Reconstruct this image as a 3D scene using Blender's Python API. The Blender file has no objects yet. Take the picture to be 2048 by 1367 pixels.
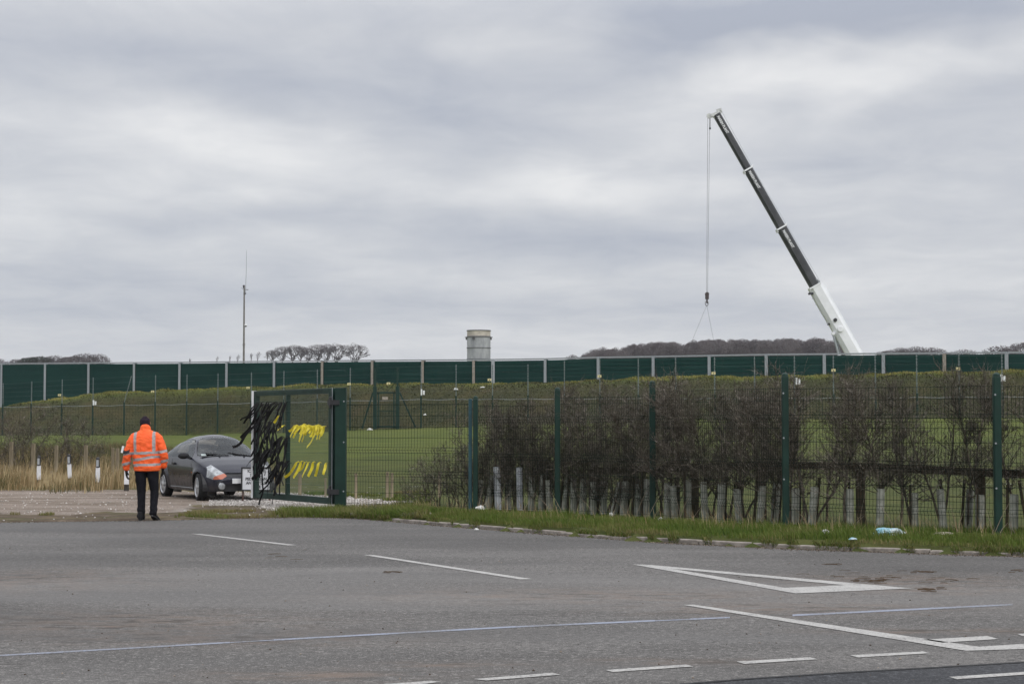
import bpy, bmesh, math, random
import numpy as np
from mathutils import Vector, Matrix, noise as mn
R = math.radians
random.seed(7)
sc = bpy.context.scene
C = sc.collection
# ------------------------------------------------------------------ camera
F = 3500.0
CH = 1.6
TH = math.atan(166.5 / F)
cam = bpy.data.cameras.new('camera')
cam.sensor_width = 36.0
cam.lens = 36.0 * F / 2048.0
cam.clip_start = 0.1
cam.clip_end = 6000
camo = bpy.data.objects.new('camera', cam)
camo.location = (0, 0, CH)
camo.rotation_euler = (R(90) + TH, 0, 0)
C.objects.link(camo)
sc.camera = camo
# ------------------------------------------------------------------ world
sc.view_settings.view_transform = 'Standard'
sc.view_settings.look = 'None'
sc.view_settings.exposure = 0.0
sc.view_settings.gamma = 1.0
W = bpy.data.worlds.new('World')
sc.world = W
W.use_nodes = True
wn, wl = W.node_tree.nodes, W.node_tree.links
wn.clear()


def pdir(px, py):
    return Vector((px - 1024.0, F * math.cos(TH) - (683.5 - py) * math.sin(TH), F * math.sin(TH) + (683.5 - py) * math.cos(TH))).normalized()


def wnode(t, **k):
    n = wn.new(t)
    for a, b in k.items():
        setattr(n, a, b)
    return n


def wmath(op, a, b=None, c=None):
    n = wn.new('ShaderNodeMath')
    n.operation = op
    for i, v in enumerate((a, b, c)):
        if v is None:
            continue
        if isinstance(v, (int, float)):
            n.inputs[i].default_value = v
        else:
            wl.new(v, n.inputs[i])
    return n.outputs[0]


tc = wnode('ShaderNodeTexCoord')
sep = wnode('ShaderNodeSeparateXYZ')
wl.new(tc.outputs['Generated'], sep.inputs[0])
zc = wmath('MAXIMUM', wmath('ADD', sep.outputs[2], 0.10), 0.03)
cmb = wnode('ShaderNodeCombineXYZ')
wl.new(wmath('DIVIDE', sep.outputs[0], zc), cmb.inputs[0])
wl.new(wmath('DIVIDE', sep.outputs[1], zc), cmb.inputs[1])


def cloudnoise(scale, detail, off, rough=0.5, dist=0.0, xs=1.0):
    mp = wnode('ShaderNodeMapping')
    mp.inputs['Location'].default_value = off
    mp.inputs['Scale'].default_value = (xs, 1, 1)
    wl.new(cmb.outputs[0], mp.inputs[0])
    n = wnode('ShaderNodeTexNoise')
    n.inputs['Scale'].default_value = scale
    n.inputs['Detail'].default_value = detail
    n.inputs['Roughness'].default_value = rough
    n.inputs['Distortion'].default_value = dist
    wl.new(mp.outputs[0], n.inputs['Vector'])
    return n.outputs['Fac']


# big and small cloud structure, plus soft dark and bright banks placed on the sky sphere
n1 = cloudnoise(0.85, 4.0, (3.1, 1.7, 0), 0.5, 0.3, 0.9)
n2 = cloudnoise(3.0, 7.0, (9.1, 4.2, 0), 0.62, 0.5, 1.2)
wn3 = wnode('ShaderNodeTexNoise')
wn3.inputs['Scale'].default_value = 9.0
wn3.inputs['Detail'].default_value = 4.0
mp3 = wnode('ShaderNodeMapping')
mp3.inputs['Scale'].default_value = (1.0, 1.0, 3.6)
wl.new(tc.outputs['Generated'], mp3.inputs[0])
wl.new(mp3.outputs[0], wn3.inputs['Vector'])
v = wmath('MULTIPLY', wmath('SUBTRACT', n1, 0.5), 0.55)
v = wmath('ADD', v, wmath('MULTIPLY', wmath('SUBTRACT', n2, 0.5), 0.50))
v = wmath('ADD', v, wmath('MULTIPLY', wmath('SUBTRACT', wn3.outputs['Fac'], 0.5), 0.45))
BL = [(1020, 640, 900, 40, -0.08),
  # px, py, half width px, half height px, amount
    (880, 225, 330, 85, -0.30), (1330, 120, 260, 50, -0.14), (1560, 40, 460, 75, -0.46), (1960, 180, 300, 90, -0.26),
    (130, 310, 300, 110, -0.15), (240, 100, 420, 90, -0.12), (700, 10, 900, 60, 0.10), (470, 220, 260, 60, 0.16), (560, 300, 150, 40, 0.10),
    (1100, 95, 330, 45, 0.20), (1760, 130, 300, 50, 0.34), (1240, 385, 500, 40, 0.16), (350, 300, 350, 60, 0.20),
    (60, 420, 200, 60, 0.16), (1150, 490, 400, 40, -0.16), (1750, 330, 300, 70, -0.14), (1050, 600, 900, 35, -0.10),
    (600, 430, 500, 30, -0.12), (1850, 560, 400, 45, 0.10), (250, 560, 500, 40, -0.06), (1500, 180, 380, 60, 0.22)]
wob = wnode('ShaderNodeVectorMath', operation='MULTIPLY_ADD')
nc = wnode('ShaderNodeTexNoise')
nc.inputs['Scale'].default_value = 11.0
nc.inputs['Detail'].default_value = 3.0
mpc = wnode('ShaderNodeMapping')
mpc.inputs['Scale'].default_value = (1, 1, 2.5)
wl.new(tc.outputs['Generated'], mpc.inputs[0])
wl.new(mpc.outputs[0], nc.inputs['Vector'])
sb5 = wnode('ShaderNodeVectorMath', operation='SUBTRACT')
wl.new(nc.outputs['Color'], sb5.inputs[0])
sb5.inputs[1].default_value = (0.5, 0.5, 0.5)
wl.new(sb5.outputs[0], wob.inputs[0])
wob.inputs[1].default_value = (0.10, 0.0, 0.045)
wl.new(tc.outputs['Generated'], wob.inputs[2])
for (px, py, hw, hh, amt) in BL:
    d0 = pdir(px, py)
    s = wnode('ShaderNodeVectorMath', operation='SUBTRACT')
    wl.new(wob.outputs[0], s.inputs[0])
    s.inputs[1].default_value = d0
    m = wnode('ShaderNodeVectorMath', operation='MULTIPLY')
    wl.new(s.outputs[0], m.inputs[0])
    m.inputs[1].default_value = (F / hw, F / hw, F / hh)
    ln = wnode('ShaderNodeVectorMath', operation='LENGTH')
    wl.new(m.outputs[0], ln.inputs[0])
    g = wmath('EXPONENT', wmath('MULTIPLY', wmath('POWER', ln.outputs['Value'], 2.0), -0.7))
    v = wmath('ADD', v, wmath('MULTIPLY', g, amt * 1.35))
val = wmath('ADD', v, 0.5)
ramp = wnode('ShaderNodeValToRGB')
e = ramp.color_ramp.elements
e[0].position = 0.10
e[0].color = (4.4, 4.7, 5.45, 1)
e[1].position = 0.85
e[1].color = (8.4, 8.4, 8.45, 1)
el = ramp.color_ramp.elements.new(0.45)
el.color = (6.15, 6.3, 6.68, 1)
wl.new(val, ramp.inputs[0])
zen = wmath('MAXIMUM', wmath('SUBTRACT', sep.outputs[2], 0.22), 0.0)
zen = wmath('ADD', 1.0, wmath('MULTIPLY', zen, 2.3))
sky = wnode('ShaderNodeTexSky', sky_type='NISHITA')
sky.sun_disc = False
sky.sun_elevation = R(38)
sky.sun_rotation = R(150)
mix = wnode('ShaderNodeMixRGB')
mix.inputs[0].default_value = 0.94
wl.new(sky.outputs[0], mix.inputs[1])
wl.new(ramp.outputs[0], mix.inputs[2])
zm = wnode('ShaderNodeVectorMath', operation='SCALE')
wl.new(mix.outputs[0], zm.inputs[0])
wl.new(zen, zm.inputs['Scale'])
bg = wnode('ShaderNodeBackground')
bg.inputs['Strength'].default_value = 0.1
wl.new(zm.outputs[0], bg.inputs[0])
wo = wnode('ShaderNodeOutputWorld')
wl.new(bg.outputs[0], wo.inputs[0])
# ------------------------------------------------------------------ sun behind the overcast
sl = bpy.data.lights.new('sun', 'SUN')
sl.energy = 1.2
sl.angle = R(25)
sl.color = (1, 0.97, 0.93)
so = bpy.data.objects.new('sun', sl)
so.rotation_euler = (R(52), 0, R(150 - 180 + 180))
# light comes from behind-right of the camera
sd = Vector((math.sin(R(150)) * math.cos(R(38)), math.cos(R(150)) * math.cos(R(38)), math.sin(R(38))))
so.rotation_euler = sd.to_track_quat('Z', 'Y').to_euler()
C.objects.link(so)


# ------------------------------------------------------------------ picture -> place helpers
def G(px, py, z=0.0):
    d = pdir(px, py)
    t = (z - CH) / d.z
    return Vector((d.x * t, d.y * t, z))


def A(px, py, Y):
    d = pdir(px, py)
    t = Y / d.y
    return Vector((d.x * t, Y, CH + d.z * t))


def lerp(a, b, t):
    return a + (b - a) * t


def pl(x, pts):
    if x <= pts[0][0]:
        return pts[0][1]
    for (a, b), (c, d) in zip(pts, pts[1:]):
        if x <= c:
            return b + (d - b) * (x - a) / (c - a)
    return pts[-1][1]


def sst(a, b, x):
    t = min(1, max(0, (x - a) / (b - a)))
    return t * t * (3 - 2 * t)


# ------------------------------------------------------------------ object helpers
def setp(o, label=None, cat=None, group=None, kind=None):
    if label:
        o['label'] = label
    if cat:
        o['category'] = cat
    if group:
        o['group'] = group
    if kind:
        o['kind'] = kind
    return o


def empty(name, loc, label, cat, group=None, rz=0.0):
    o = bpy.data.objects.new(name, None)
    o.empty_display_size = 0.2
    C.objects.link(o)
    o.location = loc
    o.rotation_euler = (0, 0, rz)
    return setp(o, label, cat, group)


def addobj(name, me, mats, parent=None, loc=None):
    o = bpy.data.objects.new(name, me)
    if not isinstance(mats, (list, tuple)):
        mats = [mats]
    for m in mats:
        me.materials.append(m)
    C.objects.link(o)
    if parent is not None:
        o.parent = parent
    if loc is not None:
        o.location = loc
    return o


class MB:
    def __init__(s, off=(0, 0, 0)):
        s.v = []
        s.f = []
        s.m = []
        s.o = Vector(off)

    def add(s, vs, fs, mi=0):
        b = len(s.v)
        s.v += [(p[0] - s.o[0], p[1] - s.o[1], p[2] - s.o[2]) for p in vs]
        s.f += [tuple(b + i for i in f) for f in fs]
        s.m += [mi] * len(fs)

    def box(s, c, sz, rz=0.0, mi=0, mat=None):
        hx, hy, hz = sz[0] / 2, sz[1] / 2, sz[2] / 2
        vs = [Vector((x, y, z)) for z in (-hz, hz) for y in (-hy, hy) for x in (-hx, hx)]
        if mat is None:
            mat = Matrix.Rotation(rz, 3, 'Z')
        c = Vector(c)
        vs = [mat @ p + c for p in vs]
        s.add(vs, [(0, 2, 3, 1), (4, 5, 7, 6), (0, 1, 5, 4), (1, 3, 7, 5), (3, 2, 6, 7), (2, 0, 4, 6)], mi)

    def beam(s, a, b, w, h, up=(0, 0, 1), mi=0, w2=None, h2=None):
        a, b = Vector(a), Vector(b)
        d = (b - a).normalized()
        sd_ = d.cross(Vector(up))
        if sd_.length < 1e-4:
            sd_ = d.cross(Vector((0, 1, 0)))
        sd_.normalize()
        u = sd_.cross(d)
        w2 = w if w2 is None else w2
        h2 = h if h2 is None else h2
        vs = []
        for p, ww, hh in ((a, w, h), (b, w2, h2)):
            for x, y in ((-1, -1), (1, -1), (1, 1), (-1, 1)):
                vs.append(p + sd_ * x * ww / 2 + u * y * hh / 2)
        s.add(vs, [(3, 2, 1, 0), (4, 5, 6, 7), (0, 1, 5, 4), (1, 2, 6, 5), (2, 3, 7, 6), (3, 0, 4, 7)], mi)

    def tube(s, pts, r, n=6, mi=0, cap=True):
        pts = [Vector(p) for p in pts]
        if not isinstance(r, (list, tuple)):
            r = [r] * len(pts)
        vs, fs = [], []
        ref = None
        for i, p in enumerate(pts):
            d = (pts[min(i + 1, len(pts) - 1)] - pts[max(i - 1, 0)])
            if d.length < 1e-9:
                d = Vector((0, 0, 1))
            d.normalize()
            if ref is None:
                ref = d.orthogonal().normalized()
            ref = (ref - d * ref.dot(d))
            if ref.length < 1e-6:
                ref = d.orthogonal()
            ref.normalize()
            w = d.cross(ref)
            for k in range(n):
                a = 2 * math.pi * k / n
                vs.append(p + (ref * math.cos(a) + w * math.sin(a)) * r[i])
        for i in range(len(pts) - 1):
            for k in range(n):
                k2 = (k + 1) % n
                fs.append((i * n + k, i * n + k2, (i + 1) * n + k2, (i + 1) * n + k))
        if cap:
            fs.append(tuple(range(n - 1, -1, -1)))
            fs.append(tuple((len(pts) - 1) * n + k for k in range(n)))
        s.add(vs, fs, mi)

    def lathe(s, prof, c=(0, 0, 0), axis='Z', n=24, mi=0, cap=True):
        vs, fs = [], []
        for (r, h) in prof:
            for k in range(n):
                a = 2 * math.pi * k / n
                x, y = r * math.cos(a), r * math.sin(a)
                p = (x, y, h) if axis == 'Z' else ((x, h, y) if axis == 'Y' else (h, x, y))
                vs.append((p[0] + c[0], p[1] + c[1], p[2] + c[2]))
        for i in range(len(prof) - 1):
            for k in range(n):
                k2 = (k + 1) % n
                fs.append((i * n + k, i * n + k2, (i + 1) * n + k2, (i + 1) * n + k))
        if cap:
            fs.append(tuple(range(n - 1, -1, -1)))
            fs.append(tuple((len(prof) - 1) * n + k for k in range(n)))
        s.add(vs, fs, mi)

    def prism(s, poly, h0, h1, mi=0, mat=None):
        """poly in xy extruded z"""
        n = len(poly)
        vs = [Vector((x, y, h0)) for x, y in poly] + [Vector((x, y, h1)) for x, y in poly]
        if mat is not None:
            vs = [mat @ p for p in vs]
        fs = [tuple(range(n - 1, -1, -1)), tuple(range(n, 2 * n))]
        for i in range(n):
            j = (i + 1) % n
            fs.append((i, j, n + j, n + i))
        s.add(vs, fs, mi)

    def mesh(s, name, smooth=False):
        me = bpy.data.meshes.new(name)
        me.from_pydata(s.v, [], s.f)
        if any(s.m):
            me.polygons.foreach_set('material_index', s.m)
        if smooth:
            me.polygons.foreach_set('use_smooth', [True] * len(s.f))
        me.update()
        return me

    def build(s, name, mats, parent=None, smooth=False, loc=None):
        return addobj(name, s.mesh(name, smooth), mats, parent, loc)


def bevel(o, w=0.01, seg=2, ang=40):
    m = o.modifiers.new('bevel', 'BEVEL')
    m.width = w
    m.segments = seg
    m.limit_method = 'ANGLE'
    m.angle_limit = R(ang)
    return o


# ------------------------------------------------------------------ materials
class NT:
    def __init__(s, name):
        s.mat = bpy.data.materials.new(name)
        s.mat.use_nodes = True
        s.n = s.mat.node_tree.nodes
        s.l = s.mat.node_tree.links
        s.b = s.n['Principled BSDF']
        s.tc = s.n.new('ShaderNodeTexCoord')

    def put(s, sock, v):
        if isinstance(v, bpy.types.NodeSocket):
            s.l.new(v, sock)
        elif isinstance(v, (tuple, list)) and len(v) == 3 and sock.type == 'RGBA':
            sock.default_value = (*v, 1)
        else:
            sock.default_value = v

    def noise(s, scale, detail=3, rough=0.5, dist=0, sc3=None, co='Object', out='Fac', loc=None):
        n = s.n.new('ShaderNodeTexNoise')
        n.inputs['Scale'].default_value = scale
        n.inputs['Detail'].default_value = detail
        n.inputs['Roughness'].default_value = rough
        n.inputs['Distortion'].default_value = dist
        s.l.new(s.co(co, sc3, loc), n.inputs['Vector'])
        return n.outputs[out]

    def co(s, co='Object', sc3=None, loc=None):
        o = s.tc.outputs[co]
        if sc3 or loc:
            mp = s.n.new('ShaderNodeMapping')
            mp.inputs['Scale'].default_value = sc3 or (1, 1, 1)
            mp.inputs['Location'].default_value = loc or (0, 0, 0)
            s.l.new(o, mp.inputs[0])
            o = mp.outputs[0]
        return o

    def voro(s, scale, sc3=None, out='Distance', feature='F1', rnd=1.0):
        n = s.n.new('ShaderNodeTexVoronoi')
        n.feature = feature
        n.inputs['Scale'].default_value = scale
        n.inputs['Randomness'].default_value = rnd
        s.l.new(s.co('Object', sc3), n.inputs['Vector'])
        return n.outputs[out]

    def math(s, op, a, b=None, c=None, clamp=False):
        n = s.n.new('ShaderNodeMath')
        n.operation = op
        n.use_clamp = clamp
        for i, v in enumerate((a, b, c)):
            if v is not None:
                s.put(n.inputs[i], v)
        return n.outputs[0]

    def rng(s, v, a, b, c=0.0, d=1.0):
        n = s.n.new('ShaderNodeMapRange')
        n.interpolation_type = 'SMOOTHSTEP'
        s.put(n.inputs[0], v)
        for i, x in enumerate((a, b, c, d)):
            n.inputs[i + 1].default_value = x
        return n.outputs[0]

    def mix(s, fac, a, b, mode='MIX'):
        n = s.n.new('ShaderNodeMixRGB')
        n.blend_type = mode
        s.put(n.inputs[0], fac)
        s.put(n.inputs[1], a)
        s.put(n.inputs[2], b)
        return n.outputs[0]

    def bump(s, h, strength=0.3, dist=0.02):
        n = s.n.new('ShaderNodeBump')
        n.inputs['Strength'].default_value = strength
        n.inputs['Distance'].default_value = dist
        s.l.new(h, n.inputs['Height'])
        s.l.new(n.outputs[0], s.b.inputs['Normal'])

    def attr(s, name, out='Fac'):
        n = s.n.new('ShaderNodeAttribute')
        n.attribute_name = name
        return n.outputs[out]

    def xyz(s, co='Object'):
        n = s.n.new('ShaderNodeSeparateXYZ')
        s.l.new(s.tc.outputs[co], n.inputs[0])
        return n.outputs

    def fin(s, color, rough=0.8, metal=0.0, spec=None, coat=None):
        s.put(s.b.inputs['Base Color'], color)
        s.put(s.b.inputs['Roughness'], rough)
        s.b.inputs['Metallic'].default_value = metal
        if spec is not None:
            s.b.inputs['Specular IOR Level'].default_value = spec
        if coat:
            s.b.inputs['Coat Weight'].default_value = coat
            s.b.inputs['Coat Roughness'].default_value = 0.06
        return s.mat


def plain(name, col, rough=0.7, metal=0.0, var=0.25, scale=6.0, bump=0.0, coat=None, spec=None, sc3=None):
    t = NT(name)
    if spec is None and rough > 0.55:
        spec = 0.15
    n = t.noise(scale, 4, 0.6, sc3=sc3)
    c = t.mix(t.rng(n, 0.3, 0.7), tuple(x * (1 - var) for x in col), tuple(min(1, x * (1 + var)) for x in col))
    if bump:
        t.bump(n, bump, 0.01)
    return t.fin(c, rough, metal, spec, coat)
# ------------------------------------------------------------------ the lie of the land
EDGE_PX = [(0, 1044), (150, 1042), (300, 1040), (450, 1037), (600, 1034), (700, 1036), (830, 1045), (900, 1052), (1000, 1060),
           (1150, 1071), (1300, 1083), (1500, 1093), (1700, 1101), (2048, 1112)]
_e = [G(a, b) for a, b in EDGE_PX]
EDGE = [(-70, 28.6), (-20, 28.9)] + [(p.x, p.y) for p in _e] + [(12, 20.3), (40, 17.5), (90, 15)]


def yedge(X):
    return pl(X, EDGE)


DF = [(-3000, 260), (0, 141), (375, 141), (750, 123), (1056, 117), (1300, 110), (1800, 103), (2048, 99), (5000, 70)]
DW = [(-3000, 280), (0, 161), (500, 148), (1000, 135), (1500, 123), (2048, 112), (5000, 80)]
ZB = [(-3000, 0.2), (0, 0.87), (400, 0.9), (750, 1.36), (1300, 1.9), (1800, 2.0), (5000, 2.0)]
CRY = [(-300, 850), (-60, 832), (0, 815), (50, 806), (92, 800), (180, 790), (300, 783), (500, 774), (640, 771), (900, 769), (1100, 765),
       (1200, 762), (1400, 756), (1700, 750), (2048, 744), (3000, 735)]


def upx(X, Y):
    return 1024 + F * X / max(Y, 1.0)


def terr(X, Y):
    s = Y - yedge(X)
    if s < 0.12:
        return -0.035
    z = lerp(0.012, 0.10, sst(-3.2, -1.0, X))
    if s < 0.2:
        return z
    # uneven verge
    if Y < 60:
        z += 0.018 * mn.noise((X * 1.3, Y * 1.3, 0)) + 0.01 * mn.noise((X * 5, Y * 5, 2))
        if X < -3.2:
            z = max(z, 0.005)
    u = upx(X, Y)
    df, dw = pl(u, DF), pl(u, DW)
    zb = pl(u, ZB)
    if Y > 45:
        t = min(1, (Y - 45) / (df - 45))
        z += (zb - 0.1) * t
        z += 0.06 * mn.noise((X * 0.13, Y * 0.13, 5)) * min(1, (Y - 45) / 20)
    dc = df + 0.55 * (dw - df)
    zc_ = CH + (850 - pl(u, CRY)) / F * dc
    if Y > df + 0.5:
        t = sst(df + 0.5, dc, Y)
        t2 = (Y - df - 0.5) / (dc - df - 0.5)
        t = min(1, 0.5 * t + 0.5 * min(1, t2))
        z = lerp(zb, zc_, t)
        z += (0.22 * mn.noise((X * 0.22, Y * 0.3, 1)) + 0.12 * mn.noise((X * 0.8, Y * 0.8, 3)))
    if Y > dc:
        z = lerp(z, 3.0, sst(dc + 2, dw + 8, Y))
    # far rising land
    if Y > 260:
        hill = 3 + 7 * sst(260, 620, Y) + 8 * sst(900, 2400, Y)
        ur = math.exp(-((u - 1440) / 330.0) ** 2) * 10 * sst(330, 560, Y)
        z = hill + ur - 3 + 0 * z if Y > 400 else lerp(z, hill, sst(260, 400, Y)) + ur
        if Y > 400:
            z = hill + ur
        rid = math.exp(-((u - 540) / 270.0) ** 4) * sst(430, 790, Y)
        z = lerp(z, 28.2, rid * (1 if Y > 400 else 0))
    return z


def gz(X, Y):
    return terr(X, Y)


# ground sheet: two welded grids
gm = MB()
xs = [-90, -70, -50, -35, -25, -18] + list(np.arange(-13, 11.01, 0.25)) + [13, 16, 20, 28, 40, 60, 90]
ys = [-40, -10, 5, 12, 15] + list(np.arange(16, 45.01, 0.25))
nx = len(xs)
vs = [(x, y, terr(x, y) if y < 44.9 else terr(x, 45.0)) for y in ys for x in xs]
fs = [(j * nx + i, j * nx + i + 1, (j + 1) * nx + i + 1, (j + 1) * nx + i) for j in range(len(ys) - 1) for i in range(nx - 1)]
gm.add(vs, fs)
us = [-4500, -3200, -2200, -1500, -900, -500, -250] + list(range(-100, 2160, 14)) + [2300, 2600, 3000, 3800, 5000]
Y2 = [45] + list(np.arange(47, 100, 2.5)) + list(np.arange(100, 172, 0.9)) + list(np.arange(173, 260, 8)) + list(np.arange(270, 700, 22)) + [720, 750, 780, 810, 850, 920, 1000, 1300, 1700, 2200]
nu = len(us)
vs = []
for y in Y2:
    for u in us:
        X = (u - 1024) / F * y
        vs.append((X, y, terr(X, y)))
fs = [(j * nu + i, j * nu + i + 1, (j + 1) * nu + i + 1, (j + 1) * nu + i) for j in range(len(Y2) - 1) for i in range(nu - 1)]
gm.add(vs, fs)
me = gm.mesh('ground', smooth=True)
# zones: r = gravel, g = rough dry grass, b = mound face
col = me.color_attributes.new('zone', 'FLOAT_COLOR', 'POINT')
zone = np.zeros((len(gm.v), 4), dtype=np.float32)


def gravelness(X, Y):
    """bare gravel drive on the left, stones behind the gate"""
    s = Y - yedge(X)
    u = upx(X, Y)
    py = 850 + F * CH / max(Y, 1)
    g = 0.0
    if 28 < Y < 47:
        n = mn.noise((X * 0.7, Y * 0.9, 0)) * 5
        # left drive
        g = sst(430, 330, u) * sst(976, 985, py + n) * (1 - 0.8 * sst(1018, 1030, py + n * 2))
        # stones behind gate and car
        back = pl(u, [(300, 983), (560, 986), (700, 994), (850, 1014)])
        frt = pl(u, [(380, 1006), (500, 1012), (560, 1020), (830, 1024)])
        g2 = sst(back - 2, back + 2, py + n * .5) * sst(frt + 3, frt - 3, py + n) * sst(290, 330, u) * sst(850, 820, u)
        g = max(g, g2)
    return g


def dryness(X, Y):
    u = upx(X, Y)
    d = 0.0
    if Y < 60:
        d = sst(640, 500, u) * sst(70, 52, Y)
        d = max(d, 0.45 * sst(28, 25, Y) * 0)
    return d


for i, (x, y, z) in enumerate(gm.v):
    u = upx(x, y)
    df, dw = pl(u, DF), pl(u, DW)
    dc = df + 0.55 * (dw - df)
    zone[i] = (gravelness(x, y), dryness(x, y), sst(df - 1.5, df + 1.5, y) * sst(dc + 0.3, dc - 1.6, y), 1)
    if y > dc - 1.6:
        zone[i][3] = 0.0
col.data.foreach_set('color', zone.ravel())
t = NT('ground')
sc_ = t.n.new('ShaderNodeSeparateColor')
at = t.n.new('ShaderNodeAttribute')
at.attribute_name = 'zone'
t.l.new(at.outputs['Color'], sc_.inputs[0])
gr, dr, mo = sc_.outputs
nA = t.noise(0.35, 4, 0.6)
nB = t.noise(2.5, 5, 0.65)
nC = t.noise(14, 4, 0.7)
grass = t.mix(t.rng(nA, 0.35, 0.65), (0.056, 0.080, 0.010), (0.094, 0.114, 0.016))
grass = t.mix(t.rng(nB, 0.35, 0.75), grass, (0.062, 0.080, 0.016))
streak = t.noise(0.6, 3, 0.6, sc3=(0.12, 1.6, 1))
grass = t.mix(t.rng(streak, 0.45, 0.7, 0, 0.6), grass, (0.120, 0.125, 0.035))
grass = t.mix(t.rng(nC, 0.5, 0.8, 0, 0.5), grass, (0.13, 0.12, 0.045))
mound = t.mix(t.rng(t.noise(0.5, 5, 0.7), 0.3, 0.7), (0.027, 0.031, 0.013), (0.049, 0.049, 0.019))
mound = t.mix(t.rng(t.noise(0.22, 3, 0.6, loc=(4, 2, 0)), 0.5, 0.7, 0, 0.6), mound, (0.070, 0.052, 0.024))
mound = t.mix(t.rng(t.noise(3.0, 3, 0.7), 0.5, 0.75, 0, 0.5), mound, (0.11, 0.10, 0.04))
dry = t.mix(t.rng(nB, 0.35, 0.65), (0.10, 0.085, 0.040), (0.20, 0.165, 0.085))
dry = t.mix(t.rng(nA, 0.4, 0.65, 0, 0.8), dry, (0.055, 0.060, 0.022))
vor = t.voro(38, out='Color')
stone = t.mix(t.rng(t.noise(60, 2, 0.6), 0.3, 0.7), (0.20, 0.18, 0.165), (0.56, 0.52, 0.49))
stone = t.mix(t.rng(t.noise(1.2, 4, 0.7, sc3=(0.5, 1.4, 1)), 0.42, 0.66, 0, 0.75), stone, (0.17, 0.14, 0.10))
sy_ = t.n.new('ShaderNodeSeparateXYZ')
t.l.new(t.tc.outputs['Object'], sy_.inputs[0])
rough_ = t.mix(t.rng(t.noise(1.1, 5, 0.7, sc3=(0.7, 1.4, 1)), 0.38, 0.66), (0.034, 0.046, 0.013), (0.085, 0.080, 0.030))
nearf = t.math('SUBTRACT', 1.0, t.rng(t.math('ADD', sy_.outputs[1], t.math('MULTIPLY', t.math('SUBTRACT', nA, 0.5), 30.0)), 50.0, 82.0))
grass = t.mix(t.math('MULTIPLY', nearf, 0.65), grass, rough_)
soil = t.mix(t.rng(nB, 0.35, 0.7), (0.075, 0.055, 0.038), (0.16, 0.125, 0.09))
soil = t.mix(t.rng(t.noise(1.6, 4, 0.7, sc3=(0.4, 1.8, 1), loc=(3, 3, 0)), 0.5, 0.62, 0, 0.8), soil, (0.075, 0.078, 0.028))
soil = t.mix(t.rng(t.noise(2.2, 4, 0.7, sc3=(0.3, 1.8, 1), loc=(8, 1, 0)), 0.54, 0.66, 0, 0.8), soil, (0.21, 0.165, 0.085))
dry = t.mix(t.math('SUBTRACT', 1.0, t.rng(sy_.outputs[1], 38.0, 41.0)), dry, soil)
c = t.mix(dr, grass, dry)
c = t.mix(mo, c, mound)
gmask = t.rng(t.math('ADD', gr, t.math('MULTIPLY', t.math('SUBTRACT', nB, 0.5), 1.1)), 0.35, 0.6)
gmask = t.math('MULTIPLY', gmask, t.rng(gr, 0.02, 0.2))
c = t.mix(gmask, c, stone)
xyz = t.xyz()
drv = t.mix(t.rng(t.noise(45, 3, 0.7), 0.35, 0.65), (0.145, 0.115, 0.092), (0.37, 0.31, 0.265))
drv = t.mix(t.rng(t.noise(0.9, 4, 0.7, sc3=(0.35, 1.5, 1)), 0.42, 0.62, 0, 0.8), drv, (0.135, 0.105, 0.075))
left = t.math('SUBTRACT', 1.0, t.rng(xyz[0], -6.6, -5.6))
c = t.mix(t.math('MULTIPLY', gmask, left), c, drv)
bh = t.math('ADD', t.math('MULTIPLY', nC, 0.6), t.math('MULTIPLY', t.noise(60, 2, 0.6), 0.4))
t.bump(bh, 0.8, 0.06)
M_ground = t.fin(c, 0.95, spec=0.15)
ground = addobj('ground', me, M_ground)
setp(ground, kind='structure')

# ------------------------------------------------------------------ asphalt
road = MB()
xs2 = [-90, -60, -40, -25, -18] + list(np.arange(-13, 12, 0.5)) + [15, 20, 30, 45, 70, 90]
vs, fs = [], []
ysr = [-40, -15, 0, 5, 8, 11, 14, 17, 20, 1e9]
rng = random.Random(3)
for x in xs2:
    ye = yedge(x) + (0.06 * mn.noise((x * 1.7, 0, 0)) if x < -2 else 0.0)
    for y in ysr:
        vs.append((x, y if y < 1e8 else max(ye, 14.5), 0.0))
n = len(ysr)
for i in range(len(xs2) - 1):
    for j in range(n - 1):
        fs.append((i * n + j, (i + 1) * n + j, (i + 1) * n + j + 1, i * n + j + 1))
road.add(vs, fs)


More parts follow.
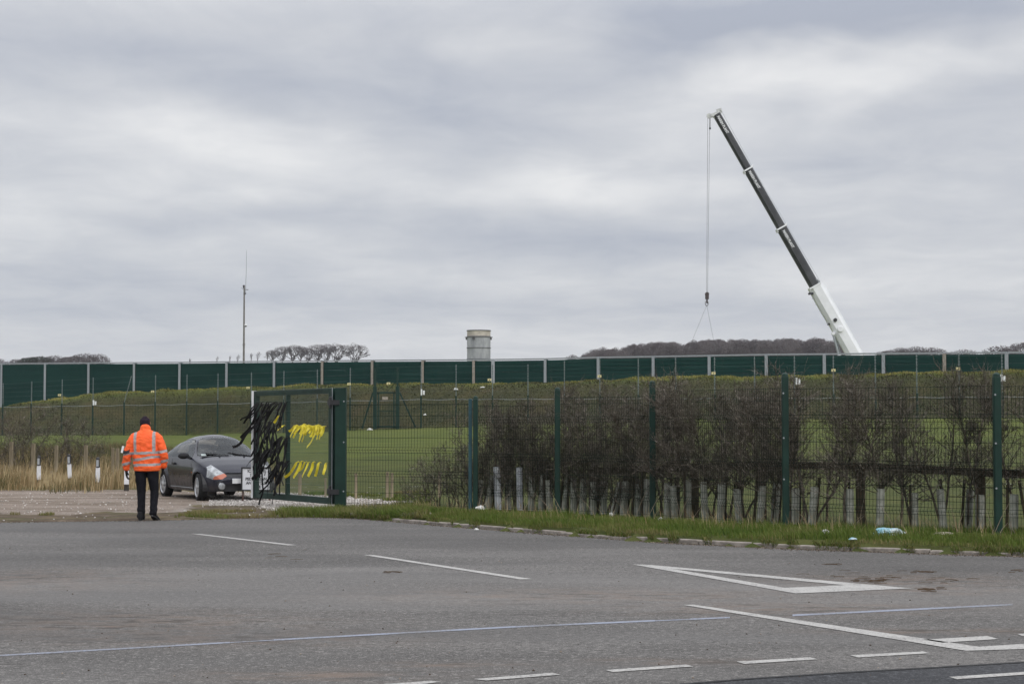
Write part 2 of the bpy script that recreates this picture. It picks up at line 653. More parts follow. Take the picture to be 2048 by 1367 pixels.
def asphalt(name, dark):
    t = NT(name)
    lo, hi = ((0.110, 0.104, 0.098), (0.168, 0.159, 0.150)) if not dark else ((0.040, 0.041, 0.045), (0.062, 0.063, 0.067))
    big = t.noise(0.30, 5, 0.65, sc3=(0.6, 1.6, 1))
    c = t.mix(t.rng(big, 0.38, 0.62), tuple(x * 0.78 for x in lo), tuple(x * 1.05 for x in hi))
    ag = t.noise(95, 2, 0.7)
    c = t.mix(t.rng(ag, 0.44, 0.62, 0, 0.75), c, tuple(x * 0.42 for x in lo))
    c = t.mix(t.rng(t.noise(24, 4, 0.8), 0.40, 0.60, 0, 0.75), c, tuple(x * 0.60 for x in lo))
    c = t.mix(t.rng(t.noise(30, 4, 0.8, loc=(3, 1, 0)), 0.54, 0.68, 0, 0.6), c, tuple(min(1, x * 1.7) for x in hi))
    ag2 = t.noise(70, 2, 0.7, loc=(5, 5, 5))
    c = t.mix(t.rng(ag2, 0.56, 0.68, 0, 0.8), c, tuple(min(1, x * 2.1) for x in hi))
    c = t.mix(t.rng(t.noise(13, 4, 0.8, loc=(9, 9, 0)), 0.52, 0.64, 0, 0.8), c, tuple(x * 0.40 for x in lo))
    c = t.mix(t.rng(t.noise(15, 4, 0.8, loc=(1, 7, 0)), 0.54, 0.66, 0, 0.7), c, tuple(min(1, x * 1.8) for x in hi))
    if not dark:
        # brown soil washed over the tarmac, with shapes of its own
        blobs = [(G(200, 1245), 1.5, .55), (G(440, 1272), 1.4, .32), (G(640, 1350), 0.7, .18), (G(930, 1328), 0.5, .10), (G(1350, 1322), 0.55, .10),
                 (G(1800, 1160), 1.2, .5), (G(1560, 1215), 1.4, .35), (G(60, 1160), 1.3, .8), (G(1850, 1180), .9, .3), (G(1900, 1262), 1.0, .12), (G(1150, 1190), 2.0, .45)]
        nb = t.noise(3.2, 5, 0.7, sc3=(0.7, 1.5, 1))
        tot = None
        for p, hw, hh in blobs:
            mp = t.n.new('ShaderNodeMapping')
            mp.inputs['Location'].default_value = (-p.x / hw, -p.y / (hh * 1.6), 0)
            mp.inputs['Scale'].default_value = (1 / hw, 1 / (hh * 1.6), 0)
            t.l.new(t.tc.outputs['Object'], mp.inputs[0])
            ln = t.n.new('ShaderNodeVectorMath')
            ln.operation = 'LENGTH'
            t.l.new(mp.outputs[0], ln.inputs[0])
            g = t.math('EXPONENT', t.math('MULTIPLY', t.math('POWER', ln.outputs['Value'], 2.0), -1.0))
            tot = g if tot is None else t.math('MAXIMUM', tot, g)
        msk = t.math('MULTIPLY', tot, t.rng(nb, 0.35, 0.7))
        c = t.mix(t.math('MULTIPLY', msk, 0.8, clamp=True), c, (0.165, 0.118, 0.088))
        sm = t.math('MULTIPLY', tot, t.rng(t.noise(3.4, 4, 0.6, sc3=(0.8, 1.9, 1), loc=(7, 1, 0)), 0.53, 0.60))
        c = t.mix(t.math('MULTIPLY', sm, 0.75, clamp=True), c, (0.040, 0.033, 0.026))
        # small dark wet patches everywhere
        sp = t.noise(1.5, 4, 0.6, sc3=(0.55, 2.2, 1), loc=(1, 9, 0))
        c = t.mix(t.rng(sp, 0.64, 0.70, 0, 0.65), c, (0.055, 0.050, 0.047))
        fine = t.noise(5.0, 3, 0.6, sc3=(0.4, 1.6, 1), loc=(4, 4, 0))
        c = t.mix(t.rng(fine, 0.66, 0.70, 0, 0.5), c, (0.06, 0.055, 0.05))
        pth = t.noise(0.13, 3, 0.55, 0.8, sc3=(0.5, 1.3, 1), loc=(11, 2, 0))
        c = t.mix(t.rng(pth, 0.40, 0.55, 0.35, 0.0), c, (0.062, 0.059, 0.057))
        c = t.mix(t.rng(pth, 0.55, 0.68, 0.0, 0.30), c, (0.22, 0.21, 0.20))
        # polished wheel tracks across the junction
        wv = t.noise(0.5, 2, 0.5, sc3=(0.15, 1.5, 1), loc=(2, 3, 0))
        c = t.mix(t.rng(wv, 0.5, 0.68, 0, 0.35), c, (0.10, 0.097, 0.095))
    t.bump(t.math('ADD', ag, t.math('MULTIPLY', ag2, 0.5)), 0.5, 0.006)
    return t.fin(c, 0.88, spec=0.25)


M_asph = asphalt('asphalt', False)
M_asph2 = asphalt('dark_asphalt', True)
setp(road.build('road', M_asph), kind='structure')
# newer, darker carriageway in the near right corner
mr = MB()
ep = [G(a, b) for a, b in ((1330, 1372), (1500, 1358), (1700, 1345), (1880, 1335), (2048, 1325))]
dx = (ep[-1] - ep[0])
ep = [ep[0] - dx * 8] + ep + [ep[-1] + dx * 8]
top_ = [(p.x, p.y, 0.004) for p in ep]
low_ = [(p.x + 4.0, p.y - 14, 0.004) for p in ep]
k = len(ep)
mr.add(top_ + low_, [(k + i, k + i + 1, i + 1, i) for i in range(k - 1)])
setp(mr.build('main_road', M_asph2), kind='structure')
# tar joint between the two surfaces
tj = MB()
for a, b in zip(ep, ep[1:]):
    nrm = Vector((-(b - a).y, (b - a).x, 0)).normalized() * 0.02
    tj.add([(a + nrm).to_tuple()[:2] + (0.008,), (b + nrm).to_tuple()[:2] + (0.008,), (b - nrm).to_tuple()[:2] + (0.008,), (a - nrm).to_tuple()[:2] + (0.008,)], [(3, 2, 1, 0)])
setp(tj.build('tar_joint', plain('tar', (0.012, 0.012, 0.013), 0.6)), kind='structure')

# painted lines
t = NT('road_paint')
wear = t.noise(45, 3, 0.7)
wear2 = t.noise(3, 4, 0.7)
w_ = t.math('ADD', wear, t.math('MULTIPLY', t.math('SUBTRACT', wear2, 0.5), 0.5))
pc = t.mix(t.rng(w_, 0.46, 0.66, 0, 0.85), (0.40, 0.39, 0.37), (0.18, 0.17, 0.165))
M_paint = t.fin(pc, 0.8, spec=0.3)
t = NT('blue_paint')
pc = t.mix(t.rng(t.math('ADD', t.noise(40, 3, 0.7), t.math('MULTIPLY', t.math('SUBTRACT', t.noise(1.2, 3), 0.5), 1.0)), 0.40, 0.66, 0, 0.95), (0.24, 0.262, 0.325), (0.148, 0.145, 0.145))
M_blue = t.fin(pc, 0.85)


def paint(name, polys, mat, z=0.0045, zoff=0.0):
    mb = MB()
    for poly in polys:
        mb.add([G(a, b, z + zoff) for a, b in poly], [tuple(range(len(poly)))])
    o = mb.build(name, mat)
    me = o.data
    for p in me.polygons:
        if p.normal.z < 0:
            p.flip()
    return setp(o, kind='structure')


paint('road_marking', [[(382, 1066.5), (402, 1067), (594, 1089), (576, 1089.5)]], M_paint)
paint('road_marking', [[(725, 1108.5), (748, 1109), (1066, 1157), (1040, 1157.5)]], M_paint)
paint('give_way_triangle', [[(1264, 1127.5), (1300, 1128.5), (1824, 1175.5), (1689, 1169), (1344, 1136.2)], [(1264, 1127.5), (1344, 1136.2), (1569, 1174.5), (1591, 1185.5)],
                            [(1569, 1174.5), (1689, 1169), (1824, 1175.5), (1591, 1185.5)]], M_paint)
paint('road_marking', [[(1366, 1208.5), (1388, 1208), (1958, 1292), (2080, 1284), (2080, 1295.5), (1932, 1300)]], M_paint)
paint('road_marking', [[(1846, 1277.8), (1974, 1270.5), (1997, 1276.5), (1885, 1284)]], M_paint)
paint('road_marking', [[(2034, 1266.5), (2090, 1263), (2110, 1269), (2046, 1271)]], M_paint)
for q in ([(740, 1369), (860, 1360), (882, 1362), (800, 1372)], [(948, 1356.5), (1104, 1344), (1121, 1348), (972, 1359.5)],
          [(1211, 1338.5), (1372, 1327.5), (1387, 1331.5), (1226, 1342.5)], [(1473, 1321.5), (1620, 1313), (1635, 1317), (1488, 1326.5)],
          [(1699, 1309), (1846, 1301.3), (1860, 1305), (1716, 1313.5)], [(1898, 1352), (2060, 1341.5), (2080, 1345.5), (1914, 1357)]):
    paint('road_marking', [q], M_paint, zoff=0.004 if q[0][0] == 1898 else 0.0)
paint('chalk_line', [[(-60, 1311.5), (460, 1282), (460, 1285), (-60, 1314.5)], [(460, 1283), (548, 1278), (548, 1279.5), (460, 1284.5)], [(548, 1277), (1024, 1251), (1024, 1254), (548, 1280)],
                     [(1024, 1251), (1310, 1238.5), (1310, 1241.5), (1024, 1254)], [(1310, 1239.5), (1380, 1236.5), (1380, 1238), (1310, 1241)], [(1380, 1235.6), (1460, 1232.2), (1460, 1235), (1380, 1238.6)],
                     [(1585, 1227.5), (2025, 1206.3), (2025, 1209.5), (1585, 1231)]], M_blue, z=0.0025)

# ------------------------------------------------------------------ kerb
kb = MB()
M_kerb = plain('kerb_stone', (0.23, 0.205, 0.18), 0.9, var=0.35, scale=9, bump=0.4)
X = -1.95
rk = random.Random(5)
while X < 16:
    Xn = X + 0.9
    ya, yb = yedge(X), yedge(Xn)
    dz = rk.uniform(-0.012, 0.008)
    hk = 0.05 + dz
    a, b = Vector((X + 0.006, ya + 0.075, 0)), Vector((Xn - 0.006, yb + 0.075, 0))
    jy = rk.uniform(-0.012, 0.012)
    a.y += jy
    b.y += jy
    kb.beam(a + Vector((0, 0, hk / 2 - 0.05)), b + Vector((0, 0, hk / 2 - 0.05)), 0.14, hk + 0.1)
    X = Xn
o = kb.build('kerb', M_kerb)
bevel(o, 0.012, 2)
setp(o, kind='structure')

# ------------------------------------------------------------------ grass as blades
def leafmat(name, cols, rough=0.7):
    t = NT(name)
    a = t.attr('tint')
    r = t.n.new('ShaderNodeValToRGB')
    el = r.color_ramp.elements
    el[0].color = (*cols[0], 1)
    el[1].color = (*cols[-1], 1)
    for i, c in enumerate(cols[1:-1]):
        x = el.new((i + 1) / (len(cols) - 1))
        x.color = (*c, 1)
    t.l.new(a, r.inputs[0])
    t.b.inputs['Subsurface Weight'].default_value = 0.0
    return t.fin(r.outputs[0], rough, spec=0.2)


def blades(name, pts, hfun, wfun, lean, mat, tint, seed=1, wind=(-0.15, 0, 0), segs=2):
    """pts: list of (x, y, z). one mesh, one tapered bent blade per point"""
    r = np.random.RandomState(seed)
    P = np.array(pts, dtype=np.float64)
    n = len(P)
    h = np.array([hfun(p, r) for p in P])
    w = np.array([wfun(p, r) for p in P])
    az = r.uniform(0, 2 * np.pi, n)
    ln = np.abs(r.normal(0, lean, n))
    la = r.uniform(0, 2 * np.pi, n)
    dx_ = np.cos(la) * ln * h + wind[0] * h
    dy_ = np.sin(la) * ln * h + wind[1] * h
    sx, sy = np.cos(az) * w / 2, np.sin(az) * w / 2
    V = np.zeros((n, 5, 3))
    V[:, 0] = P + np.stack([-sx, -sy, np.zeros(n) - 0.01], 1)
    V[:, 1] = P + np.stack([sx, sy, np.zeros(n) - 0.01], 1)
    mid = P + np.stack([dx_ * 0.3, dy_ * 0.3, h * 0.55], 1)
    V[:, 2] = mid + np.stack([sx * 0.8, sy * 0.8, np.zeros(n)], 1)
    V[:, 3] = mid - np.stack([sx * 0.8, sy * 0.8, np.zeros(n)], 1)
    V[:, 4] = P + np.stack([dx_, dy_, h], 1)
    me = bpy.data.meshes.new(name)
    me.vertices.add(n * 5)
    me.vertices.foreach_set('co', V.ravel())
    base = np.arange(n)[:, None] * 5
    loops = np.concatenate([base + np.array([[0, 1, 2, 3]]), base + np.array([[3, 2, 4]])], 1).ravel()
    me.loops.add(n * 7)
    me.loops.foreach_set('vertex_index', loops.astype(np.int32))
    me.polygons.add(n * 2)
    st = (np.arange(n)[:, None] * 7 + np.array([[0, 4]])).ravel()
    me.polygons.foreach_set('loop_start', st.astype(np.int32))
    me.polygons.foreach_set('loop_total', np.tile([4, 3], n).astype(np.int32))
    me.update(calc_edges=True)
    ta = me.attributes.new('tint', 'FLOAT', 'POINT')
    tv = np.array([tint(p, r) for p in P])
    ta.data.foreach_set('value', np.repeat(tv, 5).astype(np.float32))
    o = addobj(name, me, mat)
    return o


GREEN = [(0.20, 0.165, 0.075), (0.115, 0.135, 0.030), (0.076, 0.122, 0.016), (0.044, 0.078, 0.012)]
STRAW = [(0.48, 0.39, 0.23), (0.30, 0.205, 0.105), (0.150, 0.120, 0.052), (0.058, 0.062, 0.024)]
M_green = leafmat('grass_green', GREEN)
M_straw = leafmat('grass_straw', STRAW)
M_scrub = leafmat('scrub', [(0.21, 0.15, 0.08), (0.11, 0.085, 0.045), (0.075, 0.075, 0.028), (0.050, 0.066, 0.018)])
rg = random.Random(11)
# verge grass between kerb and fence
pts = []
while len(pts) < 52000:
    x = rg.uniform(-3.4, 9.0)
    dmax = 3.0 if x > 0 else 2.2
    y = yedge(x) + 0.13 + rg.random() ** 1.1 * dmax
    if x < -1.2 and rg.random() > sst(-3.6, -1.0, x) + 0.35 * (mn.noise((x * 2, y * 2, 0)) > 0):
        continue
    if mn.noise((x * 1.6, y * 2.5, 9)) < -0.32 and y - yedge(x) < 0.6:
        continue
    pts.append((x, y, gz(x, y)))


def vh(p, r):
    s = p[1] - yedge(p[0])
    c = 0.5 + 0.9 * mn.noise((p[0] * 1.4, p[1] * 1.4, 0))
    return max(0.02, (0.03 + 0.075 * c + 0.04 * sst(0.3, 1.4, s)) * r.uniform(0.5, 1.3))


def vt(p, r):
    s = p[1] - yedge(p[0])
    return min(1, max(0, 0.52 + 0.45 * mn.noise((p[0] * 0.9, p[1] * 1.5, 3)) - 0.22 * sst(0.5, 0.15, s) + r.normal(0, 0.13)))


o = blades('verge_grass', pts, vh, lambda p, r: r.uniform(0.005, 0.011), 0.35, M_green, vt, 1)
setp(o, 'green verge grass growing between the kerb and the mesh fence', 'grass', kind='stuff')
# grass spilling over the kerb in clumps
pts = []
for _ in range(24000):
    x = rg.uniform(-3.0, 8.0)
    if 0.7 * mn.noise((x * 1.1, 0, 4)) + mn.noise((x * 4.3, 0, 4)) < 0.0:
        continue
    pts.append((x, yedge(x) + rg.uniform(-0.04, 0.2) + 0.04 * mn.noise((x * 3, 1, 0)), rg.choice((0.0, 0.04, 0.06))))
o = blades('kerb_grass', pts, lambda p, r: r.uniform(0.015, 0.065), lambda p, r: r.uniform(0.005, 0.010), 0.9, M_green, lambda p, r: r.uniform(0.0, 1.0) ** .6 if r.rand() > .4 else r.uniform(0, .2), 2, wind=(-0.1, -0.4, 0))
setp(o, 'ragged grass spilling over the kerb on to the tarmac', 'grass', kind='stuff')
# straw stems at the foot of the fence
pts = []
for _ in range(1700):
    x = rg.uniform(-2.8, 8.5)
    if rg.random() < 0.5 + 0.5 * mn.noise((x * 1.2, 3, 0)):
        y = yedge(x) + rg.uniform(1.3, 3.4)
        pts.append((x, y, gz(x, y)))
o = blades('dry_stems', pts, lambda p, r: r.uniform(0.10, 0.34), lambda p, r: r.uniform(0.004, 0.007), 0.45, M_straw, lambda p, r: r.uniform(0.0, 0.5), 3)
setp(o, 'pale dry stems standing along the foot of the mesh fence', 'dry grass', kind='stuff')
# tall rough grass on the left, round the marker posts
pts = []
while len(pts) < 44000:
    px = rg.uniform(-160, 900)
    Y = rg.uniform(39.5, 62)
    if px > 560 or (px > 500 and rg.random() < 0.85):
        continue
    if px > 300 and Y < 41.5:
        continue
    x = (px - 1024) / F * Y
    n = mn.noise((x * 0.9, Y * 0.4, 0))
    py = 850 + F * CH / Y
    if py + n * 10 > 983 - 4 * rg.random():
        continue
    if rg.random() > 0.75 + n:
        continue
    pts.append((x, Y, gz(x, Y)))


def th(p, r):
    c = 0.75 + 0.9 * mn.noise((p[0] * 0.9, p[1] * 0.4, 7)) + 0.5 * mn.noise((p[0] * 3, p[1], 7))
    f = sst(39.5, 45.5, p[1])
    return max(0.06, (0.12 + 0.40 * f) * c * r.uniform(0.55, 1.3)) * (0.5 if upx(p[0], p[1]) > 560 else 1)


def tt(p, r):
    return min(1, max(0, 0.40 + 0.8 * mn.noise((p[0] * 0.5, p[1] * 0.25, 5)) + 0.30 * sst(46, 54, p[1]) + 0.1 * sst(43, 41, p[1]) + r.normal(0, 0.30)))


o = blades('tall_dry_grass', pts, th, lambda p, r: r.uniform(0.008, 0.016), 0.22, M_straw, tt, 4, wind=(0.05, 0, 0))
setp(o, 'tall straw coloured grass round the marker posts on the left', 'dry grass', kind='stuff')
pts = []
while len(pts) < 16000:
    px = rg.uniform(-160, 420)
    Y = rg.uniform(56, 84)
    x = (px - 1024) / F * Y
    if rg.random() > 0.55 + 0.9 * mn.noise((x * 0.35, Y * 0.2, 12)) - 0.5 * sst(240, 420, px):
        continue
    pts.append((x, Y, gz(x, Y)))
o = blades('scrub', pts, lambda p, r: r.uniform(0.2, 0.62) * (0.9 + 0.8 * mn.noise((p[0] * 0.4, p[1] * 0.3, 2))), lambda p, r: r.uniform(0.012, 0.024), 0.3, M_scrub,
           lambda p, r: min(1, max(0, 0.6 + 0.6 * mn.noise((p[0] * 0.3, p[1] * 0.2, 6)) + r.normal(0, 0.2))), 14)
setp(o, 'rough olive and brown scrub beyond the wooden posts on the left', 'scrub', kind='stuff')
# low tufts on the gravel
pts = []
while len(pts) < 26000:
    px = rg.uniform(-120, 860)
    Y = rg.uniform(28.9, 41)
    x = (px - 1024) / F * Y
    if Y < yedge(x) + 0.12:
        continue
    g = gravelness(x, Y)
    n = mn.noise((x * 0.8, Y * 1.1, 21)) + 0.4 * mn.noise((x * 3, Y * 3, 2))
    if n < (0.34 if px < 560 else 0.05) + 0.65 * g - (0.25 if Y > 36 and px < 330 else 0) - (0.5 * sst(440, 600, px) * sst(33.8, 32.2, Y)):
        continue
    pts.append((x, Y, gz(x, Y)))
o = blades('low_tufts', pts, lambda p, r: r.uniform(0.02, 0.075) * (1 + 1.3 * (upx(p[0], p[1]) > 540 and p[1] < 33.5)), lambda p, r: r.uniform(0.006, 0.014), 0.6, M_green,
           lambda p, r: min(1, max(0, 0.14 + 0.22 * (upx(p[0], p[1]) > 520) + 0.45 * mn.noise((p[0], p[1], 2)) + r.normal(0, 0.14))), 5)
setp(o, 'low olive grass tufts growing through the gravel drive', 'grass', kind='stuff')
# shaggy grass on the mound
pts = []
while len(pts) < 46000:
    u = rg.uniform(-120, 2160)
    df, dw = pl(u, DF), pl(u, DW)
    dc = df + 0.55 * (dw - df)
    Y = df + (dc - df + 1.5) * (1 - rg.random() ** 1.6)
    x = (u - 1024) / F * Y
    pts.append((x, Y, gz(x, Y)))


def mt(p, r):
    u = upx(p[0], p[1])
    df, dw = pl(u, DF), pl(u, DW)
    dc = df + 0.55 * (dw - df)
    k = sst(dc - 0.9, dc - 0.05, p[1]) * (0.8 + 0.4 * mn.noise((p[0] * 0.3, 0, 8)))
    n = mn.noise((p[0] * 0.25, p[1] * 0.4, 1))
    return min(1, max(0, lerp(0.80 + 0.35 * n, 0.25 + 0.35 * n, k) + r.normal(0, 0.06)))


def mh(p, r):
    u = upx(p[0], p[1])
    df, dw = pl(u, DF), pl(u, DW)
    dc = df + 0.55 * (dw - df)
    k = sst(dc - 2.0, dc, p[1])
    return r.uniform(0.03, 0.10) + k * r.uniform(0.02, 0.16) * max(0, 0.5 + 1.2 * mn.noise((p[0] * 0.6, 0, 3)))


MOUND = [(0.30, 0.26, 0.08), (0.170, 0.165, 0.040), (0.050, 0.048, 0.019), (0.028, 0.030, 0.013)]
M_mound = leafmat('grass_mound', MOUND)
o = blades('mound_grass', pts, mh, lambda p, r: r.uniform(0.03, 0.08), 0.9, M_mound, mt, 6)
setp(o, 'shaggy rough grass covering the long mound below the green barrier', 'grass', kind='stuff')

# loose stones
def scatter_stones(name, pts, smin, smax, mat, seed):
    r = random.Random(seed)
    mb = MB()
    tints = []
    for (x, y, z) in pts:
        s = r.uniform(smin, smax)
        rot = Matrix.Rotation(r.uniform(0, 6.28), 3, 'Z') @ Matrix.Rotation(r.uniform(-.5, .5), 3, 'X')
        base = [(1, 0, 0), (0, 1, 0), (-1, 0, 0), (0, -1, 0), (0, 0, .8), (0, 0, -.6)]
        c0 = Vector((x, y, z + s * 0.25))
        vs = [rot @ (Vector(b) * s * r.uniform(0.7, 1.2)) + c0 for b in base]
        mb.add(vs, [(0, 1, 4), (1, 2, 4), (2, 3, 4), (3, 0, 4), (1, 0, 5), (2, 1, 5), (3, 2, 5), (0, 3, 5)])
        tints += [r.random()] * 6
    me = mb.mesh(name)
    ta = me.attributes.new('tint', 'FLOAT', 'POINT')
    ta.data.foreach_set('value', tints)
    return addobj(name, me, mat)


M_stone = leafmat('stones', [(0.20, 0.18, 0.16), (0.42, 0.39, 0.36), (0.62, 0.59, 0.56)], 0.9)
pts = []
while len(pts) < 7000:
    px = rg.uniform(-100, 860)
    Y = 28.9 + 13 * rg.random()
    x = (px - 1024) / F * Y
    if px < 420 and rg.random() < 0.75:
        continue
    if Y < yedge(x) + 0.15 or rg.random() > gravelness(x, Y) * (1.0 if px > 420 else 0.10) + 0.02:
        continue
    pts.append((x, Y, gz(x, Y)))
o = scatter_stones('gravel', pts, 0.008, 0.026, M_stone, 8)
setp(o, 'pale crushed stone spread over the drive and behind the gate', 'gravel', kind='stuff')
# grit and twigs in the gutter and on the tarmac
pts = []
for _ in range(11000):
    x = rg.uniform(-9, 8)
    if x < -2 and rg.random() < .7:
        continue
    y = yedge(x) - abs(rg.gauss(0, 0.13 + 0.1 * mn.noise((x, 0, 0)))) + 0.02
    pts.append((x, y, 0.0))
for _ in range(260):
    p = G(rg.uniform(0, 2048), 1060 + 300 * rg.random())
    pts.append((p.x, p.y, 0.0))
M_grit = leafmat('grit', [(0.030, 0.024, 0.019), (0.065, 0.048, 0.036), (0.10, 0.075, 0.055), (0.30, 0.25, 0.2)], 0.9)
o = scatter_stones('grit', pts, 0.003, 0.011, M_grit, 9)
setp(o, 'brown grit and crumbs of soil along the edge of the tarmac', 'grit', kind='stuff')
# ------------------------------------------------------------------ metals and woods
M_gpost = plain('green_powder_coat', (0.006, 0.028, 0.020), 0.5, spec=0.3, var=0.2, scale=3, bump=0.05)
M_wire = plain('green_wire', (0.007, 0.020, 0.015), 0.7, spec=0.08)
M_galv = plain('galvanised_steel', (0.32, 0.34, 0.36), 0.5, metal=0.2, var=0.15, scale=12)
M_galvw = plain('weathered_steel', (0.30, 0.265, 0.23), 0.7, var=0.2, scale=8)
M_rod = plain('dull_rod', (0.17, 0.20, 0.20), 0.6)
M_black = plain('black_plastic', (0.018, 0.018, 0.020), 0.5)
M_white = plain('white_paint', (0.74, 0.75, 0.76), 0.45, var=0.06)
M_rust = plain('rust', (0.22, 0.12, 0.07), 0.9)
M_wood = plain('weathered_wood', (0.235, 0.195, 0.135), 0.9, var=0.4, scale=10, bump=0.5, sc3=(1, 1, 0.12))
M_woodd = plain('dark_wet_wood', (0.050, 0.040, 0.027), 0.9, var=0.4, scale=8, bump=0.4)
t = NT('barrier_panel')
nz = t.noise(0.5, 3, 0.6, sc3=(0.3, 0.3, 2.5))
pc = t.mix(t.rng(nz, 0.3, 0.7), (0.008, 0.036, 0.031), (0.013, 0.050, 0.043))
st = t.noise(3, 4, 0.7, sc3=(1, 1, 0.15))
pc = t.mix(t.rng(st, 0.52, 0.8, 0, 0.5), pc, (0.030, 0.055, 0.046))
M_panel = t.fin(pc, 0.8, spec=0.08)

# ------------------------------------------------------------------ acoustic barrier on the mound
WP = [(-180, 729), (-88, 728.5), (5, 727.5), (92, 727), (179, 726), (270, 725.5), (361, 725), (455, 724), (550, 723), (646, 722), (746, 721), (847, 720.5),
      (949, 720), (1092, 718), (1198, 715), (1308, 713.5), (1420, 711.5), (1534, 709.5), (1650, 708.5), (1768, 707.5), (1890, 706.5),
      (2014, 705.5), (2142, 704.5), (2275, 704)]
bar = empty('acoustic_barrier', A(1092, 770, pl(1092, DW)), 'long dark green ribbed barrier wall with pale steel posts along the mound top', 'barrier wall')
bo = bar.location.copy()
tops = []
for px, py in WP:
    Y = pl(px, DW)
    tops.append(A(px, py, Y))
brown = {646, 746, 949, 1890, 847}
for i, p in enumerate(tops):
    mb = MB(bo)
    nxt = tops[min(i + 1, len(tops) - 1)] - tops[max(i - 1, 0)]
    ang = math.atan2(nxt.y, nxt.x)
    rot = Matrix.Rotation(ang, 3, 'Z')
    zb_ = 2.2
    h = p.z - zb_
    # H section post
    for dy in (-0.13, 0.13):
        c_ = Vector((p.x, p.y, zb_ + h / 2)) + rot @ Vector((0, dy, 0))
        mb.box(c_, (0.23, 0.03, h), mat=rot)
    mb.box((p.x, p.y, zb_ + h / 2 - 0.002), (0.03, 0.225, h), mat=rot)
    o = mb.build('post', M_galvw if WP[i][0] in brown else M_galv, bar)
for i in range(len(tops) - 1):
    a, b = tops[i], tops[i + 1]
    d = (b - a)
    d.z = 0
    dn = d.normalized()
    mb = MB(bo)
    za, zb2 = a.z - 0.05, b.z - 0.05
    rows = 15
    a2, b2 = a + dn * 0.03, b - dn * 0.03
    for r_ in range(rows):
        h0 = 0.30 * r_
        for (off, th_, hh) in ((0.0, 0.09, 0.275),):
            pa = Vector((a2.x, a2.y, za - h0 - 0.15))
            pb = Vector((b2.x, b2.y, zb2 - h0 - 0.15))
            mb.beam(pa, pb, 0.10, 0.245)
            mb.beam(pa - Vector((0, 0, 0.15)), pb - Vector((0, 0, 0.15)), 0.03, 0.057)
    mb.build('panel', M_panel, bar)
    mb = MB(bo)
    mb.beam(Vector((a2.x, a2.y, a.z + 0.03)), Vector((b2.x, b2.y, b.z + 0.03)), 0.16, 0.10)
    mb.build('cap_rail', M_galv, bar)
# extra joint post beside the tank
p = A(986, 720, pl(986, DW))
mb = MB(bo)
mb.box((p.x, p.y - 0.12, p.z - 2.3), (0.26, 0.12, 4.6))
mb.build('post', M_galv, bar)

# ------------------------------------------------------------------ electric security fence in front of it
SP = [-57, 5, 62, 123, 185, 248, 310, 373, 435, 502, 567, 634, 700, 842, 912, 985, 1056, 1129, 1200, 1277, 1352, 1430, 1510, 1590, 1668, 1752, 1835, 1920, 2006, 2095]
sf = empty('electric_fence', G(62, 868) * 0 + Vector((-10, 120, 1.5)), 'thin green post and wire security fence with tall rods below the green barrier', 'fence')
fo = sf.location.copy()
gtop = [(0, 808), (500, 800), (800, 792), (1100, 790), (1600, 788), (2100, 784)]
rtop = [(0, 766), (62, 762), (123, 758), (250, 751), (373, 748), (502, 744), (634, 738), (842, 729), (1056, 728), (1200, 715), (1430, 713), (1835, 708), (2100, 706)]
bps = []
for px in SP:
    Y = pl(px, DF)
    b = A(px, 850, Y)
    g0 = gz(b.x, b.y) - 0.25
    tz = A(px, pl(px, gtop), Y).z
    rz_ = A(px, pl(px, rtop), Y).z
    mb = MB(fo)
    mb.beam((b.x, b.y, g0), (b.x, b.y, tz), 0.11, 0.11, up=(0, 1, 0))
    mb.build('post', M_gpost, sf)
    mb = MB(fo)
    lx = 0.55 if px == 248 else 0.0
    if px in (435,):
        lx = 0.0
    mb.tube([(b.x, b.y + 0.08, tz - 0.6), (b.x, b.y + 0.08, tz + 0.05), (b.x + lx, b.y + 0.08, rz_)], 0.028, 5)
    k = 0
    while tz + 0.2 + 0.18 * k < rz_:
        zz = tz + 0.2 + 0.18 * k
        mb.box((b.x + lx * (zz - tz) / (rz_ - tz), b.y + 0.03, zz), (0.09, 0.09, 0.04))
        k += 1
    mb.build('rod', M_rod, sf)
    bps.append((b.x, b.y, g0 + 0.25, tz, rz_))
# mesh sheets and wires, one part per bay
for (a, b) in zip(bps, bps[1:]):
    if math.hypot(b[0] - a[0], b[1] - a[1]) > 4.6 and a[0] > -13 and a[0] < -8:
        pass
    mb = MB(fo)
    L = math.hypot(b[0] - a[0], b[1] - a[1])
    n = int(L / 0.22)
    for k in range(1, n):
        f_ = k / n
        x, y = lerp(a[0], b[0], f_), lerp(a[1], b[1], f_)
        mb.beam((x, y, lerp(a[2], b[2], f_)), (x, y, lerp(a[3], b[3], f_) - 0.12), 0.009, 0.009, up=(0, 1, 0))
    for k in range(10):
        f_ = k / 10
        mb.beam((a[0], a[1], lerp(a[2], a[3], f_)), (b[0], b[1], lerp(b[2], b[3], f_)), 0.009, 0.009)
    mb.build('wire_mesh', M_wire, sf)
    mb = MB(fo)
    mb.tube([(a[0], a[1], a[3] - 0.22), ((a[0] + b[0]) / 2, (a[1] + b[1]) / 2, (a[3] + b[3]) / 2 - 0.27), (b[0], b[1], b[3] - 0.22)], 0.017, 4)
    for k in range(5):
        f_ = 0.15 + k * 0.2
        mb.tube([(a[0], a[1], lerp(a[3], a[4], f_)), (b[0], b[1], lerp(b[3], b[4], f_))], 0.0018, 3)
    mb.build('wire', M_galv, sf)
